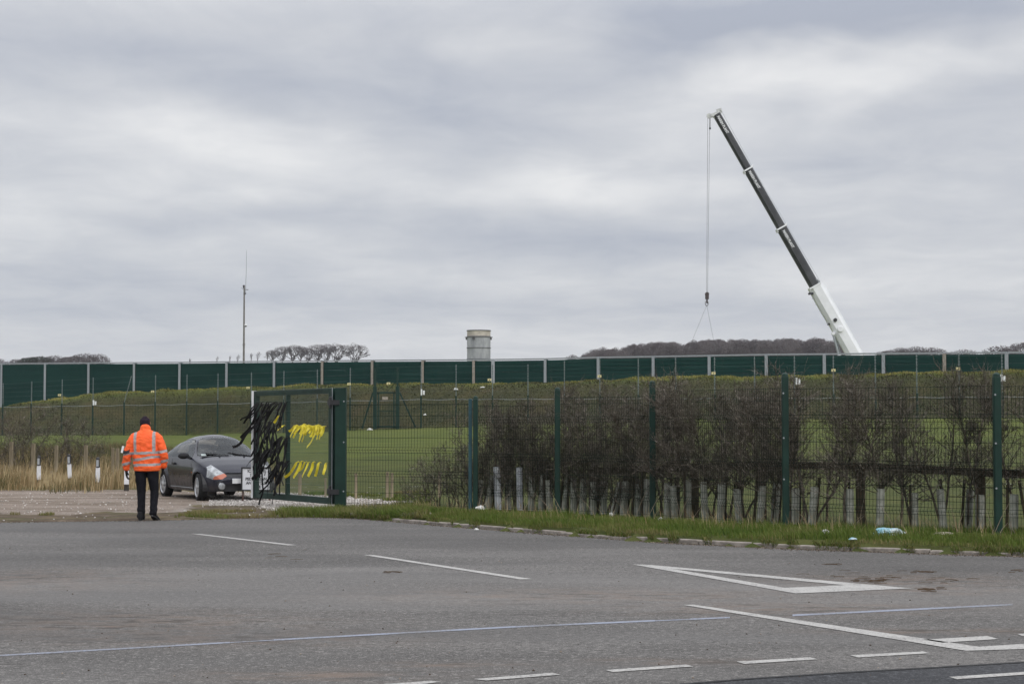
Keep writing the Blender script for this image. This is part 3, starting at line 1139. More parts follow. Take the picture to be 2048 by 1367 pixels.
# junction boxes on three posts
for px, py, w in ((187, 805, .22), (505, 800, .26), (843, 784, .24), (1593, 762, .24), (2003, 756, .24)):
    Y = pl(px, DF) - 0.15
    p = A(px, py, Y)
    mb = MB(fo)
    mb.box((p.x, p.y, p.z), (0.10, 0.14, 0.42))
    mb.box((p.x + 0.16, p.y, p.z - 0.03), (0.12, 0.14, 0.30))
    bevel(mb.build('junction_box', M_white, sf), 0.02)

# warning plates
M_yel = plain('sign_yellow', (0.62, 0.55, 0.30), 0.6, var=0.08)
wl_ = ['on the rod above the far left of the mound', 'on the rod right above the orange jacket', 'just left of the white edged gate leaf', 'just right of the mesh gate hinge post',
       'over the far green access gate', 'right of the concrete coloured tank, below it', 'nearest the left end of the dark wood', 'midway along the dark wood',
       'below the foot of the crane boom', 'near the right edge of the picture']
for (px, py), wtxt in zip(((119, 789.5), (305, 782.5), (496, 775), (698, 767.5), (777, 766.5), (979, 759), (1199, 752), (1427, 746), (1667, 740), (1916, 737)), wl_):
    Y = pl(px, DF) - 0.12
    p = A(px, py, Y)
    t_ = empty('warning_sign', p, 'small pale yellow warning plate ' + wtxt, 'warning sign', 'yellow warning plates on the electric fence')
    mb = MB()
    mb.box((0, 0, 0), (0.25, 0.012, 0.16))
    bevel(mb.build('plate', M_yel, t_), 0.004)
    mb = MB()
    mb.prism([(-0.045, -0.04), (0.045, -0.04), (0, 0.045)], 0, 0.004, mat=Matrix.Rotation(R(90), 3, 'X'))
    o = mb.build('symbol', M_black, t_)
    o.location = (0, -0.008, 0)

# far green access gate in the electric fence
gy = pl(772, DF) - 0.1
gt = empty('access_gate', A(772, 856, gy), 'far green access gate with slanting braces in the electric fence', 'gate')
go = gt.location.copy()


def P2(px, py, dy=0.0):
    return A(px, py, gy + dy)


for px in (750, 795):
    mb = MB(go)
    mb.beam(P2(px, 858), P2(px, 772), 0.26, 0.2, up=(0, 1, 0))
    mb.beam(P2(px, 772), P2(px, 735), 0.10, 0.08, up=(0, 1, 0))
    for k in range(9):
        q = P2(px, 768 - k * 4)
        mb.box(q, (0.26, 0.05, 0.05))
    mb.build('post', M_gpost, gt)
for (a, b, c_, d) in ((746, 784, 724, 857), (799, 784, 831, 854)):
    mb = MB(go)
    mb.beam(P2(a, b), P2(c_, d), 0.11, 0.11, up=(0, 1, 0))
    mb.build('brace', M_gpost, gt)
mb = MB(go)
mb.beam(P2(754, 785), P2(792, 785), 0.1, 0.12)
mb.beam(P2(754, 853), P2(792, 853), 0.1, 0.12)
mb.beam(P2(757, 856), P2(757, 784), 0.1, 0.1, up=(0, 1, 0))
mb.beam(P2(788, 856), P2(788, 784), 0.1, 0.1, up=(0, 1, 0))
mb.beam(P2(754, 822), P2(792, 822), 0.06, 0.07)
for k in range(12):
    mb.beam(P2(759 + k * 2.5, 855), P2(759 + k * 2.5, 785), 0.012, 0.012, up=(0, 1, 0))
mb.build('gate_leaf', M_gpost, gt)
mb = MB(go)
mb.beam(P2(752, 760), P2(771, 786), 0.03, 0.03)
mb.beam(P2(793, 763), P2(771, 786), 0.03, 0.03)
mb.build('stay_wire', M_gpost, gt)
mb = MB(go)
mb.box(P2(770, 796, -0.1), (0.4, 0.02, 0.2))
mb.build('plate', M_galvw, gt)

# ------------------------------------------------------------------ near mesh fence and gate
GA = G(668, 1022)
GB = G(512, 998)
GA = Vector((GA.x, 32.5, 0))
GB = Vector((-5.20, 35.5, 0))


def wire_panel(mb, a, b, z0, z1, step=0.055, r=0.0032, folds=(), oy=0.0):
    """vertical wires with two folds, double horizontal wires"""
    a, b = Vector(a), Vector(b)
    d = b - a
    L = d.length
    dn = d.normalized()
    nrm = Vector((dn.y, -dn.x, 0))
    n = int(L / step)
    for k in range(n + 1):
        p = a + dn * (L * k / n)
        zs = [z0]
        pts_ = [p + Vector((0, 0, z0))]
        for fz in folds:
            pts_ += [p + Vector((0, 0, fz - 0.05)), p + nrm * 0.03 + Vector((0, 0, fz)), p + Vector((0, 0, fz + 0.05))]
        pts_.append(p + Vector((0, 0, z1)))
        for q, w in zip(pts_, pts_[1:]):
            mb.tube([q, w], r, 3, cap=False)
    zz = z0 + 0.04
    hs = []
    while zz < z1:
        if not any(abs(zz - fz) < 0.12 for fz in folds):
            hs.append((zz, 0))
        zz += 0.2
    hs += [(fz - 0.05, 0) for fz in folds] + [(fz, 0.03) for fz in folds] + [(fz + 0.05, 0) for fz in folds] + [(z1 - 0.01, 0)]
    for h, o_ in hs:
        q, w = a + nrm * (o_ - 0.005) + Vector((0, 0, h)), b + nrm * (o_ - 0.005) + Vector((0, 0, h))
        mb.tube([q, w], r * 1.15, 3, cap=False)


# hinge post
hp = G(683, 1023)
hp = Vector((hp.x, 32.35, 0))
gate = empty('mesh_gate', hp, 'open green mesh gate leaf with white edge strip and wide hinge post', 'gate')
ho = hp.copy()
mb = MB(ho)
mb.box((hp.x, hp.y, 1.09), (0.20, 0.20, 2.38))
mb.box((hp.x, hp.y, 2.285), (0.212, 0.212, 0.012))
bevel(mb.build('hinge_post', M_gpost, gate), 0.008)
for zc_ in (0.25, 1.15, 1.9):
    mb = MB(ho)
    q = A(691.5, 0, hp.y - 0.1)
    mb.lathe([(0.014, -0.008), (0.014, 0.004), (0.008, 0.01)], (q.x, hp.y - 0.10, 0.14 + zc_), 'Y', 10)
    mb.build('bolt', M_galv, gate)
# leaf frame
gd = (GB - GA)
gL = gd.length
gn = gd.normalized()
gnm = Vector((-gn.y, gn.x, 0))
if gnm.y > 0:
    gnm = -gnm  # towards the camera side


def LP(s, z, off=0.0):
    """point on the leaf: s metres from the hinge"""
    p = GA + gn * s + gnm * off
    return Vector((p.x, p.y, z))


z0g, z1g = 0.14, 2.29
rotg = Matrix.Rotation(math.atan2(gn.y, gn.x), 3, 'Z')
mb = MB(ho)
for s in (0.06, gL - 0.06):
    mb.box(LP(s, (z0g + z1g) / 2), (0.12, 0.08, z1g - z0g), mat=rotg)
mb.box(LP(gL * 0.56, (z0g + z1g) / 2), (0.085, 0.07, z1g - z0g - 0.2), mat=rotg)
mb.box(LP(gL / 2, z1g - 0.05), (gL - 0.245, 0.078, 0.10), mat=rotg)
mb.box(LP(gL / 2, z0g + 0.06), (gL - 0.245, 0.078, 0.12), mat=rotg)
bevel(mb.build('gate_frame', M_gpost, gate), 0.006)
mb = MB(ho)
wire_panel(mb, LP(0.12, 0, 0.046), LP(gL - 0.12, 0, 0.046), z0g + 0.10, z1g - 0.02, step=0.05, r=0.0026)
mb.build('mesh_panel', plain('gate_wire', (0.06, 0.10, 0.08), 0.5), gate)
mb = MB(ho)
mb.box(LP(gL + 0.01, (z0g + z1g) / 2, 0.03), (0.018, 0.10, z1g - z0g + 0.01), mat=rotg)
mb.box(LP(gL - 0.0, (z0g + z1g) / 2, 0.06), (0.06, 0.012, z1g - z0g + 0.01), mat=rotg)
mb.build('edge_strip', M_white, gate)
for zc_ in (0.38, 2.02):
    mb = MB(ho)
    c_ = LP(-0.02, zc_, 0.06)
    mb.lathe([(0.022, -0.11), (0.035, -0.10), (0.035, 0.10), (0.022, 0.11)], c_, 'Z', 12)
    mb.box(LP(0.05, zc_, 0.055), (0.12, 0.03, 0.10), mat=rotg)
    mb.box((hp.x - 0.11, hp.y - 0.115, zc_), (0.18, 0.04, 0.09))
    mb.beam((hp.x - 0.12, hp.y - 0.115, zc_), c_, 0.05, 0.07)
    mb.build('hinge', M_black, gate)
mb = MB(ho)
mb.tube([LP(-0.055, z0g, 0.05), LP(-0.055, z1g, 0.05)], 0.008, 6)
mb.build('hinge_rod', M_galv, gate)

# fence: posts
FP = [(951, 1020, 797, .085), (1115, 1026, 780, .095), (1305, 1036, 767, .095), (1571, 1056, 752, .095), (1995, 1074, 752, .10)]
fpos = []
for px, pb, pt, w in FP:
    b = G(px, pb, 0.10)
    top_ = A(px, pt, b.y).z
    fpos.append((b, top_, w))
# one more post outside the right edge
b = Vector((9.55, 22.1, 0.1))
fpos.append((b, 2.25, 0.1))
nf = empty('mesh_fence', fpos[2][0], 'tall green welded mesh fence in front of the bare hedge', 'fence')
no = fpos[2][0].copy()
for i, (b, tz, w) in enumerate(fpos):
    mb = MB(no)
    yb = b.y - 0.05
    mb.box((b.x, yb, (tz - 0.1) / 2), (w, 0.09, tz + 0.1))
    o = mb.build('post', M_gpost, nf)
    bevel(o, 0.012)
    mb = MB(no)
    mb.lathe([(w * 0.52, 0), (w * 0.50, 0.02), (w * 0.36, 0.04), (0.01, 0.05)], (b.x, yb, tz + 0.0), 'Z', 12)
    mb.build('post_cap', M_gpost, nf)
    if i >= 3:
        for z_ in (tz - 0.25, tz - 0.9, tz - 1.5):
            mb = MB(no)
            mb.lathe([(0.013, -0.01), (0.013, 0.0), (0.006, 0.006)], (b.x - w * 0.35, yb - 0.05, z_), 'Y', 8)
            mb.build('bolt', M_galv, nf)
for (b0, t0, w0), (b1, t1, w1) in zip(fpos, fpos[1:]):
    mb = MB(no)
    zt = min(t0, t1) - 0.12
    wire_panel(mb, (b0.x, b0.y + 0.01, 0), (b1.x, b1.y + 0.01, 0), 0.12, zt, step=0.052, r=0.0030, folds=(0.42, 1.05, 1.7))
    mb.build('mesh_panel', M_wire, nf)
# short fence between hinge post and the double post
b2 = G(941, 1020, 0.1)
sfn = empty('mesh_fence', (hp.x + 0.12, hp.y, 0.0), 'short see-through green mesh panel between gate hinge post and double post', 'fence')
so_ = sfn.location.copy()
mb = MB(so_)
tz = A(941, 797, b2.y).z
mb.box((b2.x - 0.005, b2.y, tz / 2 - 0.05), (0.065, 0.07, tz + 0.1))
t_ = plain('blue_green_coat', (0.012, 0.050, 0.062), 0.45)
bevel(mb.build('post', t_, sfn), 0.008)
mb = MB(so_)
wire_panel(mb, (hp.x + 0.10, hp.y + 0.02, 0), (b2.x, b2.y + 0.02, 0), 0.13, tz - 0.08, step=0.062, r=0.0030, folds=(0.72, 1.15))
mb.build('mesh_panel', M_wire, sfn)

# ------------------------------------------------------------------ ribbons tied to the gate leaf
def onleaf(px, py):
    d = pdir(px, py)
    o_ = Vector((0, 0, CH))
    base = GA + gnm * 0.06
    t_ = (base - o_).dot(gnm) / d.dot(gnm)
    return o_ + d * t_


t = NT('black_ribbon')
c_ = t.mix(t.rng(t.noise(9, 3), 0.35, 0.7), (0.007, 0.007, 0.008), (0.020, 0.020, 0.021))
M_rib = t.fin(c_, 0.6, spec=0.12)
t = NT('yellow_ribbon')
c_ = t.mix(t.rng(t.noise(14, 3), 0.35, 0.7), (0.62, 0.50, 0.020), (0.80, 0.68, 0.05))
M_riby = t.fin(c_, 0.45, spec=0.4)
rr = random.Random(21)


def ribbon(a, b, w, mat, label, group, sag=0.12, out=0.10, tw=1.2, seg=9):
    """a tied ribbon: knot, then a curling strip from a to b (pixels)"""
    if mat is M_rib and 'loose' not in group and b[1] > 880:
        b = (max(b[0], 508 + 8 * rr.random()), b[1])
    pa, pb = onleaf(*a), onleaf(*b)
    w *= 1.1 if mat is M_rib else 1.3
    outv = Vector((-0.25, -0.95, 0))
    pb = pb + outv * out
    pa0 = pa.copy()
    mb = MB(pa0)
    L = (pb - pa).length
    ph = rr.uniform(0, 6.28)
    spine = []
    kink, kf = (rr.uniform(0.01, 0.05) if mat is M_rib else 0.008), rr.uniform(3, 12)
    side = (pb - pa).cross(Vector((0, 1, 0))).normalized()
    for k in range(seg + 1):
        f_ = k / seg
        p = pa.lerp(pb, f_)
        bow = math.sin(f_ * math.pi) * sag * L
        p = p + side * bow * 0.5 + outv * (0.02 + 0.4 * abs(bow) + 0.02 * math.sin(5 * f_ + ph))
        p = p + side * kink * math.sin(kf * f_ + ph) * min(1, L) * f_
        spine.append(p)
    vs, fs = [], []
    for k, p in enumerate(spine):
        f_ = k / seg
        d = (spine[min(k + 1, seg)] - spine[max(k - 1, 0)]).normalized()
        a_ = ph * 0.15 + tw * math.sin(f_ * 3.0 + ph)
        s0 = d.cross(p - Vector((0, 0, CH))).normalized()
        s1 = d.cross(s0).normalized()
        ax = s0 * math.cos(a_) + s1 * math.sin(a_)
        nn = d.cross(ax).normalized() * 0.0015
        ww = w * (0.35 if k == 0 else 1.0) / 2
        vs += [p - ax * ww - nn, p + ax * ww - nn, p + ax * ww + nn, p - ax * ww + nn]
    for k in range(seg):
        for j in range(4):
            j2 = (j + 1) % 4
            fs.append((k * 4 + j, k * 4 + j2, k * 4 + 4 + j2, k * 4 + 4 + j))
    fs += [(3, 2, 1, 0), (seg * 4, seg * 4 + 1, seg * 4 + 2, seg * 4 + 3)]
    mb.add(vs, fs)
    # knot round the wire
    kr = w * 0.32
    ring = [pa + Vector((kr * 0.8 * math.cos(q), 0, 0)) + gnm * (kr * math.sin(q) - 0.02) + Vector((0, 0, 0.3 * kr * math.sin(2 * q))) for q in [2 * math.pi * j / 8 for j in range(9)]]
    mb.tube(ring, kr * 0.55, 5)
    o_ = mb.build('ribbon', mat, loc=pa0)
    return setp(o_, label, 'ribbon', group)


def zz(x, y):
    return 490 + x / 5.695, 780 + y / 5.695


# yellow, lower row: seven single ribbons
low = [((600, 815), (470, 990), .04), ((640, 810), (572, 995), .04), ((692, 815), (632, 915), .028), ((722, 818), (665, 985), .03), ((778, 818), (738, 978), .042), ((845, 822), (812, 978), .038), ((918, 830), (910, 958), .04)]
nm = ['longest, leftmost', 'second from the left', 'short third', 'thin middle', 'wide fifth', 'sixth', 'straight rightmost']
for (a, b, w), s in zip(low, nm):
    ribbon(zz(*a), zz(*b), w, M_riby, s + ' yellow ribbon in the lower row tied to the gate mesh', 'yellow ribbons in the lower row on the gate', sag=0.12, out=0.06, tw=0.35)
up = [((575, 400), (512, 470)), ((585, 400), (528, 528)), ((600, 405), (565, 540)), ((625, 405), (570, 495)), ((640, 400), (600, 470)), ((655, 400), (640, 500)), ((665, 385), (655, 512)),
      ((675, 390), (632, 585)), ((685, 395), (680, 500)), ((700, 400), (655, 585)), ((715, 395), (700, 495)), ((725, 400), (690, 510)), ((745, 405), (715, 470)), ((770, 405), (745, 490)),
      ((785, 405), (775, 530)), ((800, 400), (765, 530)), ((815, 395), (790, 490)), ((825, 395), (812, 480)), ((835, 400), (720, 648)), ((850, 405), (832, 560)), ((862, 410), (835, 510)),
      ((880, 415), (865, 500)), ((890, 412), (855, 555)), ((905, 410), (880, 520))]
for i, (a, b) in enumerate(up):
    if i == 18:
        ribbon(zz(*a), zz(*b), .045, M_riby, 'longest yellow ribbon trailing down left from the upper row on the gate', 'yellow ribbons in the upper row on the gate', sag=0.15, out=0.06, tw=0.4)
    else:
        ribbon(zz(*a), zz(*b), rr.uniform(.026, .040), M_riby, 'short yellow ribbon bunched in the upper row tied to the gate mesh', 'yellow ribbons in the upper row on the gate', sag=0.10, out=rr.uniform(0.02, 0.08), tw=0.4)
ribbon(zz(385, 290), zz(352, 372), .035, M_riby, 'small yellow ribbon high among the tangled black ribbons', 'yellow ribbons among the black ones', out=0.1, tw=0.3)
ribbon(zz(438, 400), zz(395, 452), .035, M_riby, 'small curled yellow ribbon at right edge of the black tangle', 'yellow ribbons among the black ones', out=0.1, tw=0.3)
# black
kg = 'black ribbons tangled on the gate'
for k in range(24):
    x0 = 135 + 355 * (k + rr.random()) / 24
    y0 = 138 + rr.uniform(-8, 8)
    L_ = rr.uniform(170, 350)
    sl_ = rr.uniform(0.05, 0.85)
    ribbon(zz(x0, y0), zz(x0 - L_ * sl_ * (0.5 if x0 > 400 else 1), y0 + L_), rr.uniform(.018, .038), M_rib, 'black ribbon in the top row of the dark tangle on the gate', kg + ', top row', sag=rr.uniform(-.12, .06), out=rr.uniform(.03, .25), tw=0.6)
for k in range(24):
    x0 = 125 + 250 * rr.random()
    y0 = 370 + rr.uniform(-30, 60)
    L_ = rr.uniform(200, 420)
    ribbon(zz(x0, y0), zz(x0 - L_ * rr.uniform(-.25, 0.75) * min(1, (x0 - 60) / 130), y0 + L_), rr.uniform(.018, .038), M_rib, 'black ribbon in the middle of the dark tangle on the gate', kg + ', middle', sag=rr.uniform(-.12, .06), out=rr.uniform(.03, .25), tw=0.6)
for k in range(18):
    x0 = 390 + 110 * rr.random()
    y0 = 530 + rr.uniform(-8, 25)
    L_ = rr.uniform(180, 420)
    ribbon(zz(x0, y0), zz(x0 - L_ * rr.uniform(-.1, 0.65), y0 + L_), rr.uniform(.018, .038), M_rib, 'black ribbon hanging from the knots left of the middle gate bar', kg + ', second row', sag=rr.uniform(-.12, .06), out=rr.uniform(.03, .2), tw=0.6)
for k in range(18):
    x0 = 385 + 130 * rr.random()
    y0 = 805 + rr.uniform(-8, 25)
    L_ = rr.uniform(150, 380)
    ribbon(zz(x0, y0), zz(x0 - L_ * rr.uniform(-.15, 0.6), y0 + L_), rr.uniform(.018, .038), M_rib, 'black ribbon hanging from the lowest knots left of the middle gate bar', kg + ', lowest row', sag=rr.uniform(-.12, .06), out=rr.uniform(.03, .2), tw=0.6)
for k in range(14):
    x0 = 150 + 130 * rr.random()
    y0 = 640 + rr.uniform(-60, 160)
    L_ = rr.uniform(150, 330)
    ribbon(zz(x0, y0), zz(x0 - L_ * rr.uniform(-.1, 0.4), min(y0 + L_, 1130)), rr.uniform(.018, .038), M_rib, 'black ribbon low down along the outer bar of the gate leaf', kg + ', outer bar', sag=rr.uniform(-.12, .06), out=rr.uniform(.03, .2), tw=0.6)
for (a, b, w, lb) in (((160, 290), (-95, 640 - 0), .05, 'long black ribbon blown out left in front of the car windscreen'), ((150, 240), (-20, 545), .05, 'black ribbon blown out left beside the long one over the car roof'),
                      ((155, 700), (30, 858), .035, 'thin black ribbon blown out left over the car bonnet'), ((190, 880), (100, 1010), .05, 'black ribbon blown out left over the warning board'),
                      ((200, 900), (190, 1310), .03, 'thin black ribbon reaching the stones below the outer gate bar'), ((355, 900), (342, 1290), .055, 'long broad black ribbon reaching the stones below the gate'),
                      ((270, 880), (272, 1230), .03, 'narrow black ribbon hanging just short of the stones')):
    if a == (160, 290):
        b = (-105, 640)
        pa, pb = (505, 855), (473, 893)
        ribbon((520, 838), (472, 894), .05, M_rib, lb, kg + ', loose ends', sag=0.06, out=0.15, tw=0.3)
        continue
    ribbon(zz(*a), zz(*b), w, M_rib, lb, kg + ', loose ends', sag=0.10, out=0.08, tw=0.6)

# ------------------------------------------------------------------ warning board beside the car
sg = A(512, 990, 36.9)
sgb = empty('caution_sign', (sg.x, 36.9, 0), 'white framed caution board on stakes, half hidden behind the gate edge', 'sign')
t = plain('sign_white', (0.66, 0.67, 0.70), 0.6, var=0.05)
zc_ = 1.6 - (957 - 850) / F * 36.9
mb = MB()
mb.box((0, 0, zc_), (0.58, 0.012, 0.44))
mb.build('board', t, sgb)
mb = MB()
for (x, z, w, h) in ((0, .235, .63, .03), (0, -.235, .63, .03), (-.30, 0, .03, .44), (.30, 0, .03, .44)):
    mb.box((x, -0.004, zc_ + z), (w, 0.03, h))
mb.build('frame', M_black, sgb)
for x in (-.28, .28):
    mb = MB()
    mb.box((x, 0.035, 0.35), (0.035, 0.03, 0.75))
    mb.build('stake', plain('stake', (0.10, 0.06, 0.05), 0.9), sgb)


def textobj(name, body, size, mat, parent, loc, rot, width=None, extr=0.002, bold=0.0):
    cu = bpy.data.curves.new(name, 'FONT')
    cu.body = body
    cu.size = size
    cu.align_x = 'CENTER'
    cu.align_y = 'CENTER'
    cu.extrude = extr
    cu.offset = bold
    tmp = bpy.data.objects.new('tmp', cu)
    C.objects.link(tmp)
    bpy.context.view_layer.update()
    me = bpy.data.meshes.new_from_object(tmp.evaluated_get(bpy.context.evaluated_depsgraph_get()))
    bpy.data.objects.remove(tmp)
    if width:
        xs_ = [v.co.x for v in me.vertices]
        k = width / (max(xs_) - min(xs_))
        for v in me.vertices:
            v.co.x *= k
    me.materials.clear()
    o_ = addobj(name, me, mat, parent, loc)
    o_.rotation_euler = rot
    return o_


for k, (s, wd) in enumerate((('!CAUTION!', .36), ('SHARED', .25), ('PEDESTRIAN', .44), ('AND CYCLE', .42), ('ROUTE', .20))):
    textobj('lettering', s, 0.082, M_black, sgb, (0, -0.010, zc_ + 0.168 - k * 0.083), (R(90), 0, 0), width=wd, bold=0.0022)

# ------------------------------------------------------------------ wooden posts and marker posts
def wpost(px, ptop, Y, w, label, group, rough=None, lean=0.0):
    p = A(px, ptop, Y)
    z0_ = gz(p.x, Y)
    t_ = empty('wooden_post', (p.x, Y, z0_), label, 'wooden post', group)
    mb = MB()
    h = p.z - z0_
    n = 8
    prof = []
    mb.tube([(-lean * h, 0, -0.1), (-lean * 0.5 * h, 0, h * 0.5), (0, 0, h)], [w * 0.56, w * 0.54, w * 0.52], 4 if rough is None else 8)
    o_ = mb.build('post', M_wood, t_)
    bevel(o_, 0.006)
    return t_


gl = 'wooden posts standing in the dry grass on the left'
for px, pt, Y, w, lb in ((23, 883, 50, .13, 'weathered wooden post at the far left, in dry grass'), (67, 887, 50, .13, 'weathered wooden post just left of the leftmost marker post'),
                         (113, 890, 50, .12, 'weathered wooden post between the first and second marker posts'), (172, 890, 49, .12, 'weathered wooden post left of the third marker post'),
                         (226, 895, 48, .10, 'left of the two side by side wooden posts beside the orange jacket'), (235, 896, 48, .12, 'right of the two side by side wooden posts beside the orange jacket')):
    wpost(px, pt, Y, w, lb, gl)
for px, pt, Y, w, lb in ((9, 930, 49, .07, 'short stub of a post low at the left picture edge'), (35, 933, 49, .06, 'short grey stub right of the far left wooden post'), (103, 941, 47, .08, 'short yellowish stub right of the leftmost marker post'),
                         (220, 948, 46, .06, 'short stub left of the person, behind the dry grass')):
    wpost(px, pt, Y, w, lb, 'short wooden stubs in the dry grass')
gk = 'low wooden posts seen through the mesh'
for px, pt, Y, w, lb in ((600, 948, 38, .09, 'low wooden post seen through the gate mesh'), (651, 955, 38, .05, 'thin low post seen through the gate mesh beside its hinge bar'), (712, 946, 38, .08, 'low grey post just right of the gate hinge post'),
                         (775, 943, 38, .09, 'left of the paired low posts behind the short mesh panel'), (784, 945, 38, .08, 'right of the paired low posts behind the short mesh panel'), (879, 943, 37, .09, 'low post behind the brambles near the double post')):
    wpost(px, pt, Y, w, lb, gk)

M_refl = plain('reflector', (0.42, 0.44, 0.46), 0.25, metal=0.4, var=0.1)
M_mw = plain('marker_white', (0.70, 0.70, 0.72), 0.6, var=0.10, scale=18)
mlab = ['leftmost black and white marker post in the dry grass', 'second black and white marker post from the left', 'third black and white marker post, the nearest tall one', 'black and white marker post half hidden by the gloved hand']
M_dirtb = plain('dirty_black', (0.055, 0.050, 0.045), 0.8, var=0.5)
for (px, pt, Y, w, lean), lb in zip(((78, 911, 45.5, .105, 0.0), (141, 908, 45.5, .105, 0.05), (196, 914, 43.8, .11, 0.0), (253.5, 917, 42.6, .115, 0.0)), mlab):
    p = A(px, pt, Y)
    z0_ = gz(p.x, Y)
    t_ = empty('marker_post', (p.x, Y, z0_), lb, 'marker post', 'reflective marker posts along the drive')
    h = p.z - z0_
    t_.rotation_euler = (0, -lean, 0)

    def seg(z0_, z1_, wa, wb, name, mat, d=0.06):
        mb = MB()
        mb.beam((0, 0, z0_), (0, 0, z1_), wa, d, up=(0, 1, 0), w2=wb, h2=d * wb / wa)
        return bevel(mb.build(name, mat, t_), 0.012)
    seg(-0.1, h - 0.62, w, w, 'base', M_dirtb)
    seg(h - 0.62, h - 0.25, w * 1.0, w * 0.92, 'white_body', M_mw, 0.064)
    mb = MB()
    mb.lathe([(w * 0.44, 0), (w * 0.42, 0.215), (w * 0.33, 0.245), (w * 0.12, 0.26)], (0, 0, h - 0.251), 'Z', 16)
    cap = mb.build('cap', M_black, t_)
    mb = MB()
    mb.box((0, -w * 0.43, h - 0.145), (w * 0.55, 0.012, 0.165))
    mb.build('reflector', M_refl, cap)

# post and rail behind the hedge
M_rail = M_woodd
rl = [G(1180, 1020, .1), G(1390, 1035, .1), G(1522, 1040, .1), G(1722, 1050, .1), G(1962, 1062, .1), G(2230, 1078, .1)]
rp = [(1185, 942), (1390, 934), (1525, 929), (1722, 932), (1962, 944), (2230, 956)]
prf = empty('rail_fence', (rl[2].x, rl[2].y, 0.1), 'low dark timber post and rail fence behind the hedge saplings', 'fence')
ro = prf.location.copy()
q = [A(px, py, rl[i].y) for i, (px, py) in enumerate(rp)]
for i, p in enumerate(q):
    mb = MB(ro)
    mb.box((p.x, p.y + 0.06, p.z / 2 - 0.02), (0.13, 0.09, p.z + 0.1))
    bevel(mb.build('post', M_rail, prf), 0.01)
for a, b in zip(q, q[1:]):
    mb = MB(ro)
    mb.beam(a, b, 0.045, 0.115)
    mb.build('rail', M_rail, prf)
# ------------------------------------------------------------------ woody plants
def twigplant(seed, H, spread, nb, r0, twigs=5, up=0.75, split=2, lean=(0, 0), nmin=0.15, gnarl=0.25):
    """returns list of (points, radii) for a bare many-twigged plant"""
    r = random.Random(seed)
    out = []

    def walk(p, d, L, rad, n, wob, upb):
        pts_, rs = [Vector(p)], [rad]
        for k in range(n):
            d = (d + Vector((r.gauss(0, wob), r.gauss(0, wob), r.gauss(0, wob) + upb))).normalized()
            pts_.append(pts_[-1] + d * L / n)
            rs.append(rad * (1 - 0.75 * (k + 1) / n))
        return pts_, rs, d
    stems = []
    for s in range(split):
        d = Vector((lean[0] + r.gauss(0, 0.10 * split), lean[1] + r.gauss(0, 0.07), 1)).normalized()
        pt, rs, _ = walk((r.gauss(0, .02), r.gauss(0, .02), 0), d, H * r.uniform(0.85, 1.05), r0, 9, gnarl * 0.35, 0.06)
        out.append((pt, rs, 5))
        stems.append((pt, rs))
    for k in range(nb):
        pt, rs = stems[k % len(stems)]
        f_ = nmin + (1 - nmin) * r.random() ** 1.0
        i = min(int(f_ * (len(pt) - 1)), len(pt) - 2)
        p = pt[i].lerp(pt[i + 1], f_ * (len(pt) - 1) - i)
        az = r.uniform(0, 6.283)
        el_ = r.uniform(0.0, 1.5) * up + 0.15
        d = Vector((math.cos(az), math.sin(az) * 0.7, el_)).normalized()
        L = spread * r.uniform(0.45, 1.1) * (1.15 - 0.55 * f_)
        bp, br, _ = walk(p, d, L, r0 * 0.42 * (1.1 - 0.6 * f_), 5, gnarl, 0.10)
        out.append((bp, br, 3))
        for j in range(twigs):
            g = r.uniform(0.15, 1.0)
            ii = min(int(g * 5), 4)
            tp = bp[ii].lerp(bp[ii + 1], g * 5 - ii)
            dd = (bp[ii + 1] - bp[ii]).normalized()
            dd = (dd + Vector((r.gauss(0, .7), r.gauss(0, .6), r.gauss(0.25, .55)))).normalized()
            tw_, trr, _ = walk(tp, dd, L * r.uniform(0.25, 0.6), max(r0 * 0.16, 0.0026), 3, gnarl * 1.3, 0.08)
            out.append((tw_, trr, 3))
    for k in range(9):  # long upright shoots at the top
        pt, rs = stems[k % len(stems)]
        p = pt[r.choice((-1, -2, -3, -4))]
        dd = Vector((r.gauss(0, .45), r.gauss(0, .3), 1)).normalized()
        tw_, trr, _ = walk(p, dd, H * r.uniform(.14, .30), max(r0 * 0.2, 0.003), 5, gnarl * 0.8, 0.04)
        out.append((tw_, trr, 3))
    return out


def plantmesh(name, segs):
    mb = MB()
    for pts_, rs, n in segs:
        mb.tube(pts_, [max(x, 0.0016) for x in rs], n, cap=False)
    return mb.mesh(name)


t = NT('bark')
c_ = t.mix(t.rng(t.noise(12, 4, 0.6), 0.35, 0.7), (0.060, 0.050, 0.038), (0.16, 0.135, 0.108))
M_bark = t.fin(c_, 0.9, spec=0.15)
t = NT('hedge_twigs')
c_ = t.mix(t.rng(t.noise(5, 4, 0.6), 0.35, 0.7), (0.045, 0.038, 0.029), (0.135, 0.115, 0.092))
c_ = t.mix(t.rng(t.noise(16, 2, 0.6), 0.52, 0.66, 0, 0.9), c_, (0.33, 0.29, 0.25))
oi = t.n.new('ShaderNodeObjectInfo')
c_ = t.mix(t.math('MULTIPLY', oi.outputs['Random'], 0.55), c_, (0.055, 0.050, 0.036))
M_twig = t.fin(c_, 0.85, spec=0.1)
t = NT('tree_guard')
c_ = t.mix(t.rng(t.noise(6, 4, 0.6), 0.35, 0.7), (0.24, 0.25, 0.205), (0.42, 0.42, 0.37))
M_guard = t.fin(c_, 0.55, spec=0.3)
M_guardw = plain('pale_tree_guard', (0.50, 0.52, 0.55), 0.5, var=0.2)


def stem_and_twigs(nm, segs):
    st_ = [s for s in segs if s[2] == 5]
    tw_ = [s for s in segs if s[2] != 5]
    return plantmesh(nm + '_stem', st_), plantmesh(nm + '_twigs', tw_)


